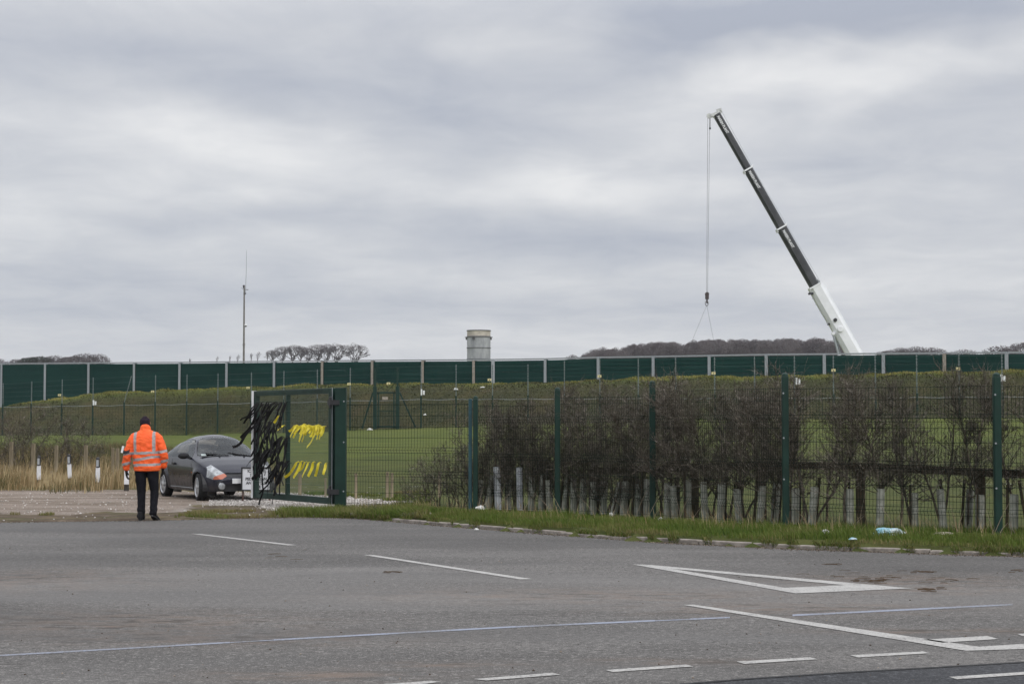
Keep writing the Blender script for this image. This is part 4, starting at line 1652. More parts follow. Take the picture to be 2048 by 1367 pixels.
VAR = [stem_and_twigs('sapling', twigplant(100 + k, 1.95 + 0.1 * (k % 3), 0.66, 66, 0.021, twigs=12, split=1 + (k % 2), nmin=0.22)) for k in range(7)]
DEN = [stem_and_twigs('dense_sapling', twigplant(200 + k, 1.9 + 0.08 * (k % 3), 0.50, 86, 0.016, twigs=13, split=2, nmin=0.10, gnarl=0.32)) for k in range(5)]
BRA = [stem_and_twigs('bramble', twigplant(300 + k, 0.85, 0.55, 34, 0.008, twigs=9, split=4, nmin=0.1, gnarl=0.4)) for k in range(3)]
rh = random.Random(4)
BAY = [(951, 1115, 'the narrow first mesh bay'), (1115, 1305, 'the second mesh bay'), (1305, 1571, 'the third mesh bay'),
       (1571, 1995, 'the widest mesh bay'), (1995, 2300, 'the cut-off right bay')]
ORD = ['leftmost', 'second', 'third', 'fourth', 'fifth', 'sixth', 'seventh', 'eighth', 'ninth', 'tenth', 'eleventh', 'twelfth', 'thirteenth', 'fourteenth']


def plant(kind, px, pbase, variants, label, cat, group, sc_=1.0, name='sapling', mt_=None, lean=0.0):
    p = G(px, pbase, 0.1)
    z0_ = gz(p.x, p.y)
    t_ = empty(name, (p.x, p.y, z0_ - 0.02), label, cat, group, rz=rh.uniform(-0.5, 0.5) + rh.choice((0, math.pi)))
    t_.scale = (sc_, sc_, sc_ * rh.uniform(0.94, 1.04))
    s_, w_ = rh.choice(variants)
    for me_, nm_, mt in ((s_, 'stem', M_bark), (w_, 'twigs', M_twig)):
        o_ = bpy.data.objects.new(nm_, me_)
        if not me_.materials:
            me_.materials.append(mt)
        C.objects.link(o_)
        o_.parent = t_
    return t_


gm1 = MB()
gmesh = {}
for pale in (0, 1):
    mb = MB()
    n = 10
    prof = [(0.052, 0), (0.050, 0.3), (0.049, 0.60), (0.054, 0.62)]
    mb.lathe(prof, (0, 0, 0), 'Z', 12, cap=False)
    mb.lathe([(0.047, 0.615), (0.046, 0.3), (0.046, 0.0)], (0, 0, 0), 'Z', 12, cap=False)
    for a_ in range(4):
        an = a_ * math.pi / 2
        mb.box((0.052 * math.cos(an), 0.052 * math.sin(an), 0.3), (0.008, 0.008, 0.6), rz=an)
    gmesh[pale] = mb.mesh('tree_guard')
    gmesh[pale].materials.append(M_guardw if pale else M_guard)
stk = MB()
stk.box((0, 0, 0.36), (0.028, 0.028, 0.80))
stkm = stk.mesh('stake')
stkm.materials.append(M_woodd)

SAP = [(958, 1016, 1), (975, 1018, 1), (997, 1019, 1), (1016, 1018, 1), (1040, 1019, 1), (1062, 1020, 1), (1082, 1021, 1), (1100, 1022, 1),
       (1128, 1024, 1), (1146, 1025, 1), (1165, 1026, 1), (1186, 1027, 1), (1206, 1027, 1), (1226, 1029, 1), (1246, 1030, 1), (1274, 1032, 1), (1292, 1033, 1),
       (1334, 1037, 0), (1350, 1038, 1), (1375, 1040, 0), (1410, 1042, 0), (1440, 1044, 0), (1478, 1046, 0), (1519, 1050, 0), (1548, 1048, 1),
       (1590, 1052, 0), (1622, 1056, 0), (1699, 1060, 0), (1759, 1062, 0), (1827, 1061, 0), (1887, 1062, 0), (1935, 1060, 0), (1959, 1066, 0), (2026, 1068, 0), (2070, 1070, 0), (2130, 1072, 0)]
cnt = {}
for px, pb, dense in SAP:
    for i, (a, b, nm) in enumerate(BAY):
        if a <= px < b:
            bi = i
    k = cnt.get(bi, 0)
    cnt[bi] = k + 1
    ordn = ORD[k]
    bn = BAY[bi][2]
    gname = 'hedge saplings in ' + bn
    s_ = 1.0 if not dense else 0.97
    sc2 = pl(px, [(951, 0.93), (1150, 1.0), (1571, 1.03), (2100, 1.05)])
    plant('s', px, pb, DEN if dense else VAR, ('dense' if dense else 'slender') + ' bare sapling, ' + ordn + (' from left in ' if k else ' in ') + bn, 'sapling', gname, s_ * sc2)
    # its guard and stake, standing round the stem
    p = G(px, pb, 0.1)
    pale = 1 if px in (997, 1040) else 0
    ga = empty('tree_guard', (p.x, p.y - 0.02, gz(p.x, p.y) - 0.02), ('white' if pale else 'pale grey') + ' tree guard, ' + ordn + (' from left in ' if k else ' in ') + bn, 'tree guard', 'tree guards in ' + bn)
    s2 = 1.25 if pale else rh.uniform(0.85, 1.05)
    ga.scale = (1.1, 1.1, s2)
    ga.rotation_euler = (rh.gauss(0, .03), rh.gauss(0.02, .06), rh.uniform(0, 1.5))
    o_ = bpy.data.objects.new('tube', gmesh[pale])
    C.objects.link(o_)
    o_.parent = ga
    o_ = bpy.data.objects.new('stake', stkm)
    C.objects.link(o_)
    o_.parent = ga
    o_.location = (rh.choice((-1, 1)) * 0.075, 0.03, 0)
cnt2 = {}
for k2, px in enumerate(list(range(966, 1300, 31)) + [1325, 1355, 1392, 1425, 1458, 1488, 1520, 1556, 1606, 1655, 1730, 1795]):
    for i, (a, b, nm) in enumerate(BAY):
        if a <= px < b:
            bi = i
    k = cnt2.get(bi, 0)
    cnt2[bi] = k + 1
    pb = pl(px, [(951, 1008), (1305, 1024), (1571, 1040), (2100, 1056)])
    plant('s', px, pb, DEN if px < 1120 else VAR, 'back row bare sapling, ' + ORD[k] + (' from left in ' if k else ' in ') + BAY[bi][2], 'sapling', 'back row saplings', pl(px, [(951, 0.95), (1150, 1.02), (1571, 1.06)]))
# in-between undergrowth behind the double post
for i, (px, pb, s_) in enumerate(((835, 1008, .8), (858, 1012, 1.0), (880, 1014, 1.15), (902, 1014, 1.25), (925, 1016, 1.35), (948, 1016, 1.45), (815, 1006, .6))):
    plant('b', px, pb, BRA, ORD[i] + ' clump of brown bramble in the row left of the double post', 'bramble', 'brambles left of the double post', s_, 'bramble')
for i, (px, pb, s_) in enumerate(((745, 1024, .33), (15, 955, 2.1), (60, 953, 2.4), (110, 951, 2.1), (150, 950, 1.7), (-30, 955, 2.1), (190, 950, 1.5))):
    lab = 'small brown bush in the grass just right of the gate hinge post' if i == 0 else ['', 'tangled brown bramble at the far left behind the wooden posts', 'largest tangled bramble, behind the leftmost marker post', 'tangled bramble left of the second marker post',
                                                                                           'low tangled bramble right of the second marker post', 'bramble cut by the left picture edge', 'low tangled bramble behind the third marker post'][i]
    plant('b', px, pb, BRA, lab, 'bramble', None if i == 0 else 'brambles on the left', s_, 'bramble')

# ------------------------------------------------------------------ far trees
def treesegs(seed, H, W, nl, ntw, rad, lean=0.25, flat=0.55, low=0.35, tw0=0.35, tl=1.0, shell=0, sb=.4, lim=1.0):
    r = random.Random(seed)
    segs = []
    cluster = []
    fork = H * low * r.uniform(0.8, 1.2)
    trunk = [Vector((0, 0, 0))]
    for k in range(4):
        trunk.append(trunk[-1] + Vector((lean * H * 0.06 + r.gauss(0, .1), r.gauss(0, .1), fork / 4)))
    segs.append((trunk, [rad, rad * .9, rad * .8, rad * .75, rad * .7], 5))
    for k in range(nl):
        az = r.uniform(0, 6.283)
        ex = W / 2 * math.sqrt(r.uniform(0.02, 1.0))
        end = Vector((math.cos(az) * ex + lean * H * 0.30, math.sin(az) * ex, H * (1 - 0.28 * (ex / (W / 2)) ** 2 * flat) * r.uniform(0.93, 1.0) * lim))
        st_ = trunk[-1] if k % 3 else trunk[3]
        pts_ = [st_]
        for j in range(1, 6):
            f_ = j / 5
            p = st_.lerp(end, f_)
            p += Vector((r.gauss(0, 0.03 * H), r.gauss(0, 0.03 * H), 0.06 * H * math.sin(f_ * 3.14)))
            if j == 5:
                p = end
            pts_.append(p)
        segs.append((pts_, [rad * .5 * (1 - .92 * j / 5) + 0.02 for j in range(6)], 4))
        for q in range(ntw):
            f_ = tw0 + (1 - tw0) * r.random() ** 0.7
            i = min(int(f_ * 5), 4)
            p = pts_[i].lerp(pts_[i + 1], f_ * 5 - i)
            rad_ = p - Vector((lean * H * 0.15, 0, H * 0.55))
            rad_.normalize()
            d = (rad_ * 0.45 + Vector((r.gauss(0.05, .6), r.gauss(0, .6), r.gauss(0.0, .5)))).normalized() * H * r.uniform(.025, .06) * tl
            m_ = p + d * 0.5 + Vector((r.gauss(0, .06), r.gauss(0, .06), r.gauss(0.05, .06)))
            segs.append(([p, m_, p + d], [0.07, 0.055, 0.04], 3))
    for q in range(shell):
        ph_, rho = r.uniform(0, 6.283), math.sqrt(r.random()) * .99
        zz_ = math.sqrt(1 - rho * rho)
        lob = 1 + 0.26 * mn.noise((math.cos(ph_) * rho * 2.2, math.sin(ph_) * rho * 2.2, seed * 1.7))
        k = r.uniform(.74, 1.0) * lob
        p = Vector((math.cos(ph_) * rho * W / 2 * k + lean * H * .28, math.sin(ph_) * rho * W / 2 * k, H * (sb + (1 - sb) * zz_) * (k * .35 + .65)))
        d = Vector((r.gauss(0, 1), r.gauss(0, 1), r.gauss(.3, .7))).normalized() * H * r.uniform(.02, .045)
        segs.append(([p - d * .5, p + d * .5], [0.05, 0.035], 3))
    return segs


def treemesh(name, segs, k5):
    mb = MB()
    for pts_, rs, n in segs:
        if (n == 5) == k5:
            mb.tube(pts_, rs, n if n != 5 else 6, cap=False)
    return mb.mesh(name)


t = NT('far_bark')
M_fbark = t.fin((0.075, 0.068, 0.064), 0.95, spec=0.1)
t = NT('far_crown')
c_ = t.mix(t.rng(t.noise(0.25, 3), 0.35, 0.65), (0.095, 0.082, 0.082), (0.17, 0.148, 0.148))
M_fcrown = t.fin(c_, 0.95, spec=0.1)
t = NT('evergreen_crown')
c_ = t.mix(t.rng(t.noise(0.5, 3), 0.35, 0.65), (0.030, 0.036, 0.030), (0.050, 0.055, 0.040))
M_ecrown = t.fin(c_, 0.95, spec=0.1)
TV = [(treemesh('t', s, True), treemesh('c', s, False)) for s in (treesegs(400 + k, 15, 13, 22, 40, 0.30, 0.22, 1.3, 0.38, 0.55, 1.0, 900, .62, .95) for k in range(5))]
DV = [(treemesh('t', s, True), treemesh('c', s, False)) for s in (treesegs(500 + k, 12, 12.0, 30, 40, 0.28, 0.0, 2.1, 0.25, 0.45, 0.8, 2300, .30, .90) for k in range(4))]
SV = [(treemesh('t', s, True), treemesh('c', s, False)) for s in (treesegs(600 + k, 9, 3.6, 7, 24, 0.20, 0.5, 0.6, 0.5) for k in range(3))]


def fartree(px, ptop, D, variants, H0, label, group, cm, W=1.0, flip=False, name='bare_tree'):
    p = A(px, ptop, D)
    z0_ = gz(p.x, D) - 0.3
    t_ = empty(name, (p.x, D, z0_), label, 'tree', group)
    s = (p.z - z0_) / H0
    t_.scale = (s * W * (-1 if flip else 1), s * W, s)
    tr, cr = rh.choice(variants)
    for me_, nm_, mt in ((tr, 'trunk', M_fbark), (cr, 'crown', cm)):
        o_ = bpy.data.objects.new(nm_, me_)
        if not me_.materials:
            me_.materials.append(cm if nm_ == 'crown' else mt)
        C.objects.link(o_)
        if nm_ == 'crown':
            o_.material_slots[0].link = 'OBJECT'
            o_.material_slots[0].material = cm
        o_.parent = t_
    return t_


gl = 'wind bent bare trees behind the barrier'
for i, (px, pt, W_) in enumerate(((548, 699, .9), (566, 692, 1.0), (588, 689, 1.15), (604, 692, .8), (619, 695, .9), (636, 688, 1.15), (655, 687, .9), (676, 687, 1.05))):
    W_ *= 1.35
    fartree(px - 4, pt, 800, TV, 15, 'wind bent bare tree, ' + ORD[i] + ' from the left in the clump behind the barrier', gl, M_fcrown, W_)
fartree(708, 687, 800, TV, 15, 'lone spreading bare tree standing apart right of the bent clump', 'lone tree', M_fcrown, 1.15)
for i, (px, pt) in enumerate(((378, 716), (433, 712), (458, 710), (474, 709), (500, 706), (514, 703), (532, 702), (541, 700))):
    fartree(px, pt, 800, SV, 9, 'small thin bare tree, ' + ORD[i] + ' of the stunted ones either side of the mast', 'stunted bare trees near the mast', M_fcrown, 0.6 if i < 3 else 0.8)
lb = ['low rounded tree at the far left picture edge', 'dark evergreen tree, leftmost peak of the far left clump', 'bushy dark evergreen right of the leftmost peak', 'low bushy tree in the middle of the far left clump', 'rounded bare tree left of the tallest in the far left clump',
      'tallest rounded bare tree of the far left clump', 'broad bare tree at the right end of the far left clump', 'low tree filling the gap in the far left clump', 'low tree left of the evergreens']
for (px, pt, ev, W_), l_ in zip(((-10, 719, 0, 1.3), (52, 713, 1, .9), (72, 711, 1, 1.0), (108, 713, 0, 1.2), (138, 711, 0, 1.2), (168, 709, 0, 1.4), (195, 710, 0, 1.2), (90, 716, 1, 1.2), (28, 720, 0, 1.2)), lb):
    fartree(px, pt, 520, DV, 12, l_, 'far left clump of trees', M_ecrown if ev else M_fcrown, W_)
lb = ['small bare tree just left of the dark wood', 'low tree right of the crane boom', 'rounded low tree in the clump right of the crane', 'broad low tree in the middle of the clump right of the crane', 'right end tree of the clump right of the crane',
      'small tree near the right picture edge', 'low tree beside the small one near the right edge', 'taller tree cut by the right picture edge', 'very low tree between the right hand clumps']
for (px, pt, W_), l_ in zip(((1145, 709, .7), (1768, 700, .9), (1795, 697, 1.3), (1825, 695, 1.4), (1862, 695, 1.3), (2003, 694, 1.3), (2022, 697, 1.0), (2048, 682, 1.0), (1920, 701, 1.5)), lb):
    fartree(px, pt, 520, DV, 12, l_, 'low trees beyond the right of the barrier', M_fcrown, W_)
# the dark wood: one mass
wood = MB()
woodtop = [(1165, 714), (1180, 703), (1200, 699), (1240, 699), (1270, 690), (1310, 685), (1340, 687), (1370, 686), (1400, 681), (1450, 679), (1500, 683), (1530, 681), (1570, 678), (1610, 679), (1640, 679), (1668, 684), (1690, 700)]
rw = random.Random(17)
for k in range(120):
    px = rw.uniform(1165, 1682)
    back = rw.random()
    D = 520 + 60 * back
    pt = pl(px, woodtop) + rw.uniform(-3, 4) - (0 if back < .5 else 0)
    p = A(px, pt, D)
    z0_ = gz(p.x, D) - 1
    s = (p.z - z0_) / 12
    me_ = DV[rw.randrange(4)][1]
    me2 = DV[rw.randrange(4)][0]
    a_ = rw.uniform(0, 6.28)
    W_ = rw.uniform(0.6, 0.95)
    mt = Matrix.Translation((p.x, D, z0_)) @ Matrix.Rotation(a_, 4, 'Z') @ Matrix.Diagonal((s * W_, s * W_, s, 1))
    for m_ in (me_, me2):
        co = np.empty(len(m_.vertices) * 3)
        m_.vertices.foreach_get('co', co)
        co = co.reshape(-1, 3)
        M4 = np.array(mt)
        co = co @ M4[:3, :3].T + M4[:3, 3]
        b = len(wood.v)
        wood.v += [tuple(x) for x in co]
        wood.f += [tuple(b + i for i in p_.vertices) for p_ in m_.polygons]
        wood.m += [0] * len(m_.polygons)
o = wood.build('woodland', M_fcrown)
setp(o, 'dark grey brown mass of leafless woodland on the rise behind the barrier', 'woodland', kind='stuff')

# ------------------------------------------------------------------ tank, mast, crane
M_conc = NT('tank_steel')
t = M_conc
c_ = t.mix(t.rng(t.noise(1.2, 5, 0.7, sc3=(1, 1, 0.35)), 0.3, 0.7), (0.25, 0.26, 0.275), (0.42, 0.43, 0.44))
c_ = t.mix(t.rng(t.noise(4, 4, 0.7, sc3=(1, 1, 0.15)), 0.55, 0.8, 0, 0.5), c_, (0.19, 0.18, 0.18))
M_tank = t.fin(c_, 0.8)
M_tankt = plain('tank_top_steel', (0.46, 0.42, 0.36), 0.8, var=0.15, scale=1.5)
D = 215
tb = A(957.5, 719, D)
zt_ = A(957, 661, D).z
zr1, zr2 = A(957, 673.5, D).z, A(957, 695.5, D).z
rr_ = 23.5 / F * D
tank = empty('steel_tank', (tb.x, D, 3.0), 'tall round grey steel stack with buff top band behind the barrier', 'stack')
mb = MB((tb.x, D, 3.0))
mb.lathe([(rr_, 2.9), (rr_, zr1 + .02)], (tb.x, D, 0), 'Z', 48)
mb.build('shell', M_tank, tank, smooth=False)
mb = MB((tb.x, D, 3.0))
mb.lathe([(rr_ * 1.0, zr1), (rr_ * 1.0, zt_), (rr_ * .95, zt_), (rr_ * .95, zt_ - .5)], (tb.x, D, 0), 'Z', 48, cap=False)
mb.build('top_band', M_tankt, tank)
for zr, w in ((zr1, .16), (zr2, .09), (zt_, .1), (A(957, 718.5, D).z, .12), (zr1 - 2.75, .1)):
    mb = MB((tb.x, D, 3.0))
    mb.lathe([(rr_ * 1.0, zr - w / 2), (rr_ * 1.04, zr - w / 2), (rr_ * 1.04, zr + w / 2), (rr_ * 1.0, zr + w / 2)], (tb.x, D, 0), 'Z', 48, cap=False)
    mb.build('ring', plain('ring_steel', (0.16, 0.16, 0.165), 0.7), tank)
for a_ in (-1.97, -0.15, 3.2, 1.2):
    mb = MB((tb.x, D, 3.0))
    mb.box((tb.x + rr_ * 1.06 * math.cos(a_), D + rr_ * 1.06 * math.sin(a_), zr1 - .2), (0.16, 0.24, 0.34), rz=a_)
    mb.box((tb.x + rr_ * 1.1 * math.cos(a_), D + rr_ * 1.1 * math.sin(a_), zr1 - .05), (0.26, 0.12, 0.10), rz=a_)
    mb.build('lifting_lug', plain('lug', (0.12, 0.12, 0.12), 0.7), tank)

D = 205
mbse = A(487.5, 720, D)
mast = empty('radio_mast', (mbse.x, D, 3.0), 'thin grey steel mast with whip aerial and dome camera', 'mast')
mo = Vector((mbse.x, D, 3.0))
mtop = A(487.5, 570, D).z
mb = MB(mo)
mb.tube([(mbse.x, D, 2.8), (mbse.x, D, 9), (mbse.x, D, mtop)], [.13, .12, .085], 10)
for py in (688, 690):
    z_ = A(487, py, D).z
    mb.lathe([(.15, -.05), (.15, .05)], (mbse.x, D, z_), 'Z', 10)
mb.build('pole', plain('mast_steel', (0.17, 0.16, 0.15), 0.6), mast)
mb = MB(mo)
mb.tube([A(491, 588, D), A(492.5, 540, D), A(493, 500, D)], [.035, .03, .02], 6)
mb.build('aerial', M_galv, mast)
mb = MB(mo)
mb.beam(A(487, 587, D), A(492, 587, D), .12, .16)
mb.beam(A(487, 579, D), A(497, 579, D), .05, .06)
mb.beam(A(482.5, 575, D), A(487, 579, D), .03, .03)
mb.beam(A(487, 570, D), A(487.5, 576, D), .16, .2, up=(0, 1, 0))
mb.build('bracket', plain('dark_steel', (0.06, 0.06, 0.065), 0.6), mast)
mb = MB(mo)
c_ = A(491.5, 651, D)
mb.beam(A(487.5, 648, D), A(491.5, 648, D), .05, .08)
mb.lathe([(.02, .22), (.14, .16), (.17, .05), (.17, 0)], c_, 'Z', 12)
camd = mb.build('dome_camera', M_white, mast)
mb = MB(mo)
mb.lathe([(.14, 0), (.12, -.08), (.06, -.14), (.01, -.16)], c_, 'Z', 12)
mb.build('dome', M_black, camd)

# crane
D = 190.0
cr = empty('mobile_crane', A(1760, 800, D) * 1.0, 'tall telescopic crane with white base boom and dark upper sections behind the barrier', 'crane')
cr.location.z = 3.0
co_ = cr.location.copy()
M_cw = plain('crane_white', (0.76, 0.77, 0.79), 0.35, var=0.05, scale=1.2, coat=0.3)
t = NT('crane_dark')
c_ = t.mix(t.rng(t.noise(0.8, 4, 0.6), 0.35, 0.7), (0.030, 0.031, 0.035), (0.055, 0.056, 0.060))
M_cd = t.fin(c_, 0.40, spec=0.5)
tip, foot = A(1433, 229, D), A(1668, 640, D)
bd = (foot - tip).normalized()
up_ = Vector((-bd.z, 0, bd.x))
if up_.z < 0:
    up_ = -up_


def BP(px, py, off=0.0):
    """point on the boom axis nearest to the pixel, off = metres towards the camera"""
    q = A(px, py, D)
    s_ = (q - tip).dot(bd)
    return tip + bd * s_ + Vector((0, -off, 0))


def boom(a, b, w, h, name, mat, taper=1.0):
    """eight sided boom section: w across the view depth, h in the picture plane"""
    mb = MB(co_)
    sec = [(-.5, -.25), (-.25, -.5), (.25, -.5), (.5, -.25), (.5, .32), (.36, .5), (-.36, .5), (-.5, .32)]
    vs = []
    for p, k in ((a, 1.0), (b, taper)):
        for (x, y) in sec:
            vs.append(p + Vector((0, 1, 0)) * x * w * k + up_ * y * h * k)
    fs = [tuple(range(8)), tuple(range(15, 7, -1))] + [(i, (i + 1) % 8, 8 + (i + 1) % 8, 8 + i) for i in range(8)]
    mb.add(vs, fs)
    return mb.build(name, mat, cr)


j1, j2, j3 = BP(1497, 338), BP(1563, 455), BP(1629, 572)
root = BP(1748, 785)
s1 = boom(tip, j1, 0.80, 0.80, 'boom_section', M_cd)
s2_ = boom(j1, j2, 0.92, 0.92, 'boom_section', M_cd)
s3 = boom(j2, j3, 1.04, 1.05, 'boom_section', M_cd)
s4 = boom(j3, root, 1.25, 1.50, 'base_boom', M_cw)
for p, w in ((j1, 1.0), (j2, 1.12), (j3, 1.32)):
    mb = MB(co_)
    mt = Matrix((bd, Vector((0, 1, 0)), up_)).transposed()
    mb.box(p, (0.16, w * 1.02, w * 1.05), mat=mt)
    mb.box(p + up_ * w * .58 - bd * 0.12, (0.10, w * .5, 0.28), mat=mt)
    mb.box(p - up_ * w * .52 + bd * 0.12, (0.34, w * .6, 0.16), mat=mt)
    mb.build('collar', M_cw, cr)
# lettering along the boom
rotb = Matrix((bd, -up_ * -1 if False else up_, bd.cross(up_))).transposed()
zax = bd.cross(up_)
for sct, p, w in ((s1, tip + bd * 1.35, .80), (s2_, j1 + bd * 1.35, .92), (s3, j2 + bd * 1.45, 1.04)):
    o_ = textobj('lettering', 'MARSH PLANT', 0.40, M_white, None, (0, 0, 0), (0, 0, 0), width=2.15, bold=0.012)
    X_, Y_ = bd, up_
    Z_ = X_.cross(Y_)
    if Z_.y > 0:
        X_, Y_, Z_ = bd, up_, Z_
    M4 = Matrix((X_, Y_, Z_)).transposed().to_4x4()
    if Z_.y > 0:  # face the camera without mirroring
        M4 = Matrix((X_, -Y_, -Z_)).transposed().to_4x4()
    M4.translation = p + Vector((0, -w / 2 - 0.012, 0)) - co_ - up_ * 0.03
    o_.parent = sct
    o_.matrix_local = M4
# head
mb = MB(co_)
hd = A(1419, 230, D)
mb.beam(A(1441, 226, D), A(1421, 232, D), 0.6, 0.50, w2=0.5, h2=0.34)
mb.beam(A(1434, 222, D), A(1443, 220, D), 0.5, 0.34)
mb.beam(A(1436, 228, D), A(1441, 222, D), 0.5, 0.2)
for off in (-.16, .16):
    mb.lathe([(.26, -.04), (.30, -.03), (.30, .03), (.26, .04)], A(1418.5, 232, D + off), 'Y', 18)
    mb.lathe([(.20, -.04), (.24, -.03), (.24, .03), (.20, .04)], A(1440, 223, D + off), 'Y', 18)
mb.beam(A(1428, 236, D), A(1432, 231, D), 0.4, 0.22)
mb.build('boom_head', plain('head_grey', (0.50, 0.51, 0.50), 0.5, var=0.25, scale=3), cr)
M_rope = plain('steel_rope', (0.20, 0.20, 0.21), 0.6)
hb = A(1414, 592, D)
for x0, x1, off in ((1415.5, 1413.2, -.06), (1419.5, 1415.2, .06)):
    mb = MB(co_)
    mb.tube([A(x0, 234, D + off), A(x1, 587, D + off)], 0.020, 5)
    mb.build('hoist_rope', M_rope, cr)
mb = MB(co_)
mb.tube([A(1420, 236, D), A(1420, 256, D)], 0.045, 5)
mb.lathe([(.02, .14), (.10, .08), (.10, -.06), (.03, -.12)], A(1420, 257, D), 'Z', 10)
mb.build('limit_weight', M_black, cr)
mb = MB(co_)
mb.box(A(1414, 592.5, D), (0.38, 0.34, 0.62))
mb.lathe([(.22, -.19), (.22, .19)], A(1414, 588, D), 'Y', 16)
mb.lathe([(.10, 0.3), (.08, -.3)], A(1414, 601, D), 'Z', 10)
hkb = mb.build('hook_block', plain('block_dark', (0.05, 0.035, 0.035), 0.5), cr)
mb = MB(co_)
c_ = A(1413.5, 606.5, D)
mb.tube([c_ + Vector((.16 * math.cos(a_), 0, .26 * math.sin(a_))) for a_ in [2 * math.pi * j / 14 + 1.57 for j in range(14)]], .045, 6)
mb.build('hook', M_rope, hkb)
# hoist rope back along the boom top
mb = MB(co_)
mb.tube([A(1443, 222, D), A(1507, 338, D - .1), A(1640, 562, D)], 0.022, 4)
mb.build('hoist_rope', M_galv, cr)
# folded jib on the far upper side of the base boom, lugs, pins, hose guides
mb = MB(co_)
ja, jb = A(1642, 566, D + .5), A(1734, 729, D + .5)
mb.beam(ja, jb, 0.5, 0.10, up=(0, 1, 0))
mb.tube([A(1637, 560, D), A(1650, 588, D), A(1690, 655, D), A(1722, 708, D), A(1745, 745, D)], .055, 5)
for f_ in range(14):
    q = ja.lerp(jb, (f_ + .5) / 14)
    mb.beam(q - up_ * .30, q + bd * .35 + up_ * .02, .06, .06)
mb.build('fly_jib', M_cw, cr)
mb = MB(co_)
for (x0, y0, x1, y1) in ((1634, 558, 1641, 566), (1638, 562, 1634, 572), (1641, 578, 1651, 588), (1629, 556, 1634, 560), (1637, 570, 1642, 574)):
    mb.beam(A(x0, y0, D - .4), A(x1, y1, D - .4), .10, .12)
mb.build('sheave_bracket', M_galv, cr)
mb = MB(co_)
for px, py, s_ in ((1619, 587, .14), (1624, 587, .14), (1657, 648, .13)):
    mb.lathe([(s_, -.2), (s_, .2)], A(px, py, D - .3), 'Y', 10)
mb.lathe([(.20, -.10), (.20, .10)], BP(1667, 641, .68), 'Y', 20)
mb.build('pin', M_black, cr)
mb = MB(co_)
mb.tube([A(1621, 588, D - .55), A(1640, 622, D - .6), A(1657, 650, D - .6)], .035, 4)
for k in range(5):
    q = A(1626 + k * 7, 597 + k * 12, D - .6)
    mb.box(q, (.2, .05, .05))
mb.build('hose', M_galv, cr)
mb = MB(co_)
mb.lathe([(.26, -.09), (.32, -.07), (.32, .07), (.26, .09)], BP(1674, 661, .72), 'Y', 24)
mb.lathe([(.17, -.2), (.17, .2)], A(1666, 667, D - .45), 'Y', 14)
mb.build('trunnion', M_cw, cr)
mb = MB(co_)
mb.tube([A(1666, 668, D - .45), A(1678, 712, D - .45)], .11, 12)
mb.tube([A(1669.5, 668, D + .45), A(1681.5, 712, D + .45)], .11, 12)
mb.build('ram_rod', M_galv, cr)
mb = MB(co_)
for off in (-.45, .45):
    mb.tube([A(1677 + off * 3, 710, D + off), A(1697 + off * 3, 783, D + off)], .21, 14)
mb.build('ram_cylinder', M_cw, cr)
# turntable, cab and carrier standing on the site behind the wall
bx = root.x
mb = MB(co_)
mb.box((bx - 0.6, D, 4.95), (4.2, 2.3, 0.9))
mb.box((bx + 1.9, D, 5.1), (1.2, 2.5, 1.3))
mb.box((bx + 0.1, D - .75, 5.6), (1.4, .12, 1.6))
mb.box((bx + 0.1, D + .75, 5.6), (1.4, .12, 1.6))
bevel(mb.build('superstructure', M_cw, cr), 0.06)
mb = MB(co_)
mb.box((bx - 0.2, D, 4.05), (9.5, 2.5, 0.75))
mb.box((bx - 5.6, D, 4.3), (1.6, 2.5, 1.9))
bevel(mb.build('carrier', M_cw, cr), 0.06)
for k in range(4):
    for s_ in (-1, 1):
        mb = MB(co_)
        mb.lathe([(.25, -.2), (.6, -.2), (.66, -.12), (.66, .12), (.6, .2), (.25, .2)], (bx - 3.7 + k * 2.2 + (0.6 if k > 1 else 0), D + s_ * 1.1, 3.62), 'Y', 20)
        mb.build('wheel', M_black, cr)
# chain sling hanging from the hook
sl_ = empty('chain_sling', A(1413.5, 611, D), 'two legged steel chain sling hanging below the crane hook', 'sling')
for px, py, dx_ in ((1383, 684, -1), (1428, 684, 1)):
    mb = MB(sl_.location)
    a_, b_ = A(1413.5, 610, D), A(px, py, D)
    b_ = a_ + (b_ - a_) * 1.25
    n = 46
    for k in range(n):
        mb.tube([a_.lerp(b_, k / n), a_.lerp(b_, (k + .8) / n)], 0.026 if k % 2 else .018, 4)
    mb.build('leg', M_rope, sl_)
# ------------------------------------------------------------------ car
M_cp = NT('car_paint')
t = M_cp
c_ = t.mix(t.rng(t.noise(1.1, 3, 0.6), 0.3, 0.7), (0.010, 0.011, 0.020), (0.016, 0.017, 0.028))
# road dirt low on the body
zc3 = t.xyz()[2]
dm = t.math('MULTIPLY', t.rng(zc3, 0.62, 0.2), t.rng(t.noise(6, 4, 0.7), 0.3, 0.7))
c_ = t.mix(t.math('MULTIPLY', dm, 0.35), c_, (0.10, 0.088, 0.072))
M_car = t.fin(c_, t.math('ADD', 0.25, t.math('MULTIPLY', dm, 0.4)), metal=0.1, spec=0.25, coat=0.35)
t = NT('car_glass')
tr_ = t.n.new('ShaderNodeBsdfTransparent')
tr_.inputs[0].default_value = (0.80, 0.86, 0.84, 1)
gl_ = t.n.new('ShaderNodeBsdfGlossy')
gl_.inputs['Roughness'].default_value = 0.03
gl_.inputs[0].default_value = (0.9, 0.93, 0.95, 1)
fr_ = t.n.new('ShaderNodeFresnel')
fr_.inputs[0].default_value = 1.45
mx_ = t.n.new('ShaderNodeMixShader')
t.l.new(fr_.outputs[0], mx_.inputs[0])
t.l.new(tr_.outputs[0], mx_.inputs[1])
t.l.new(gl_.outputs[0], mx_.inputs[2])
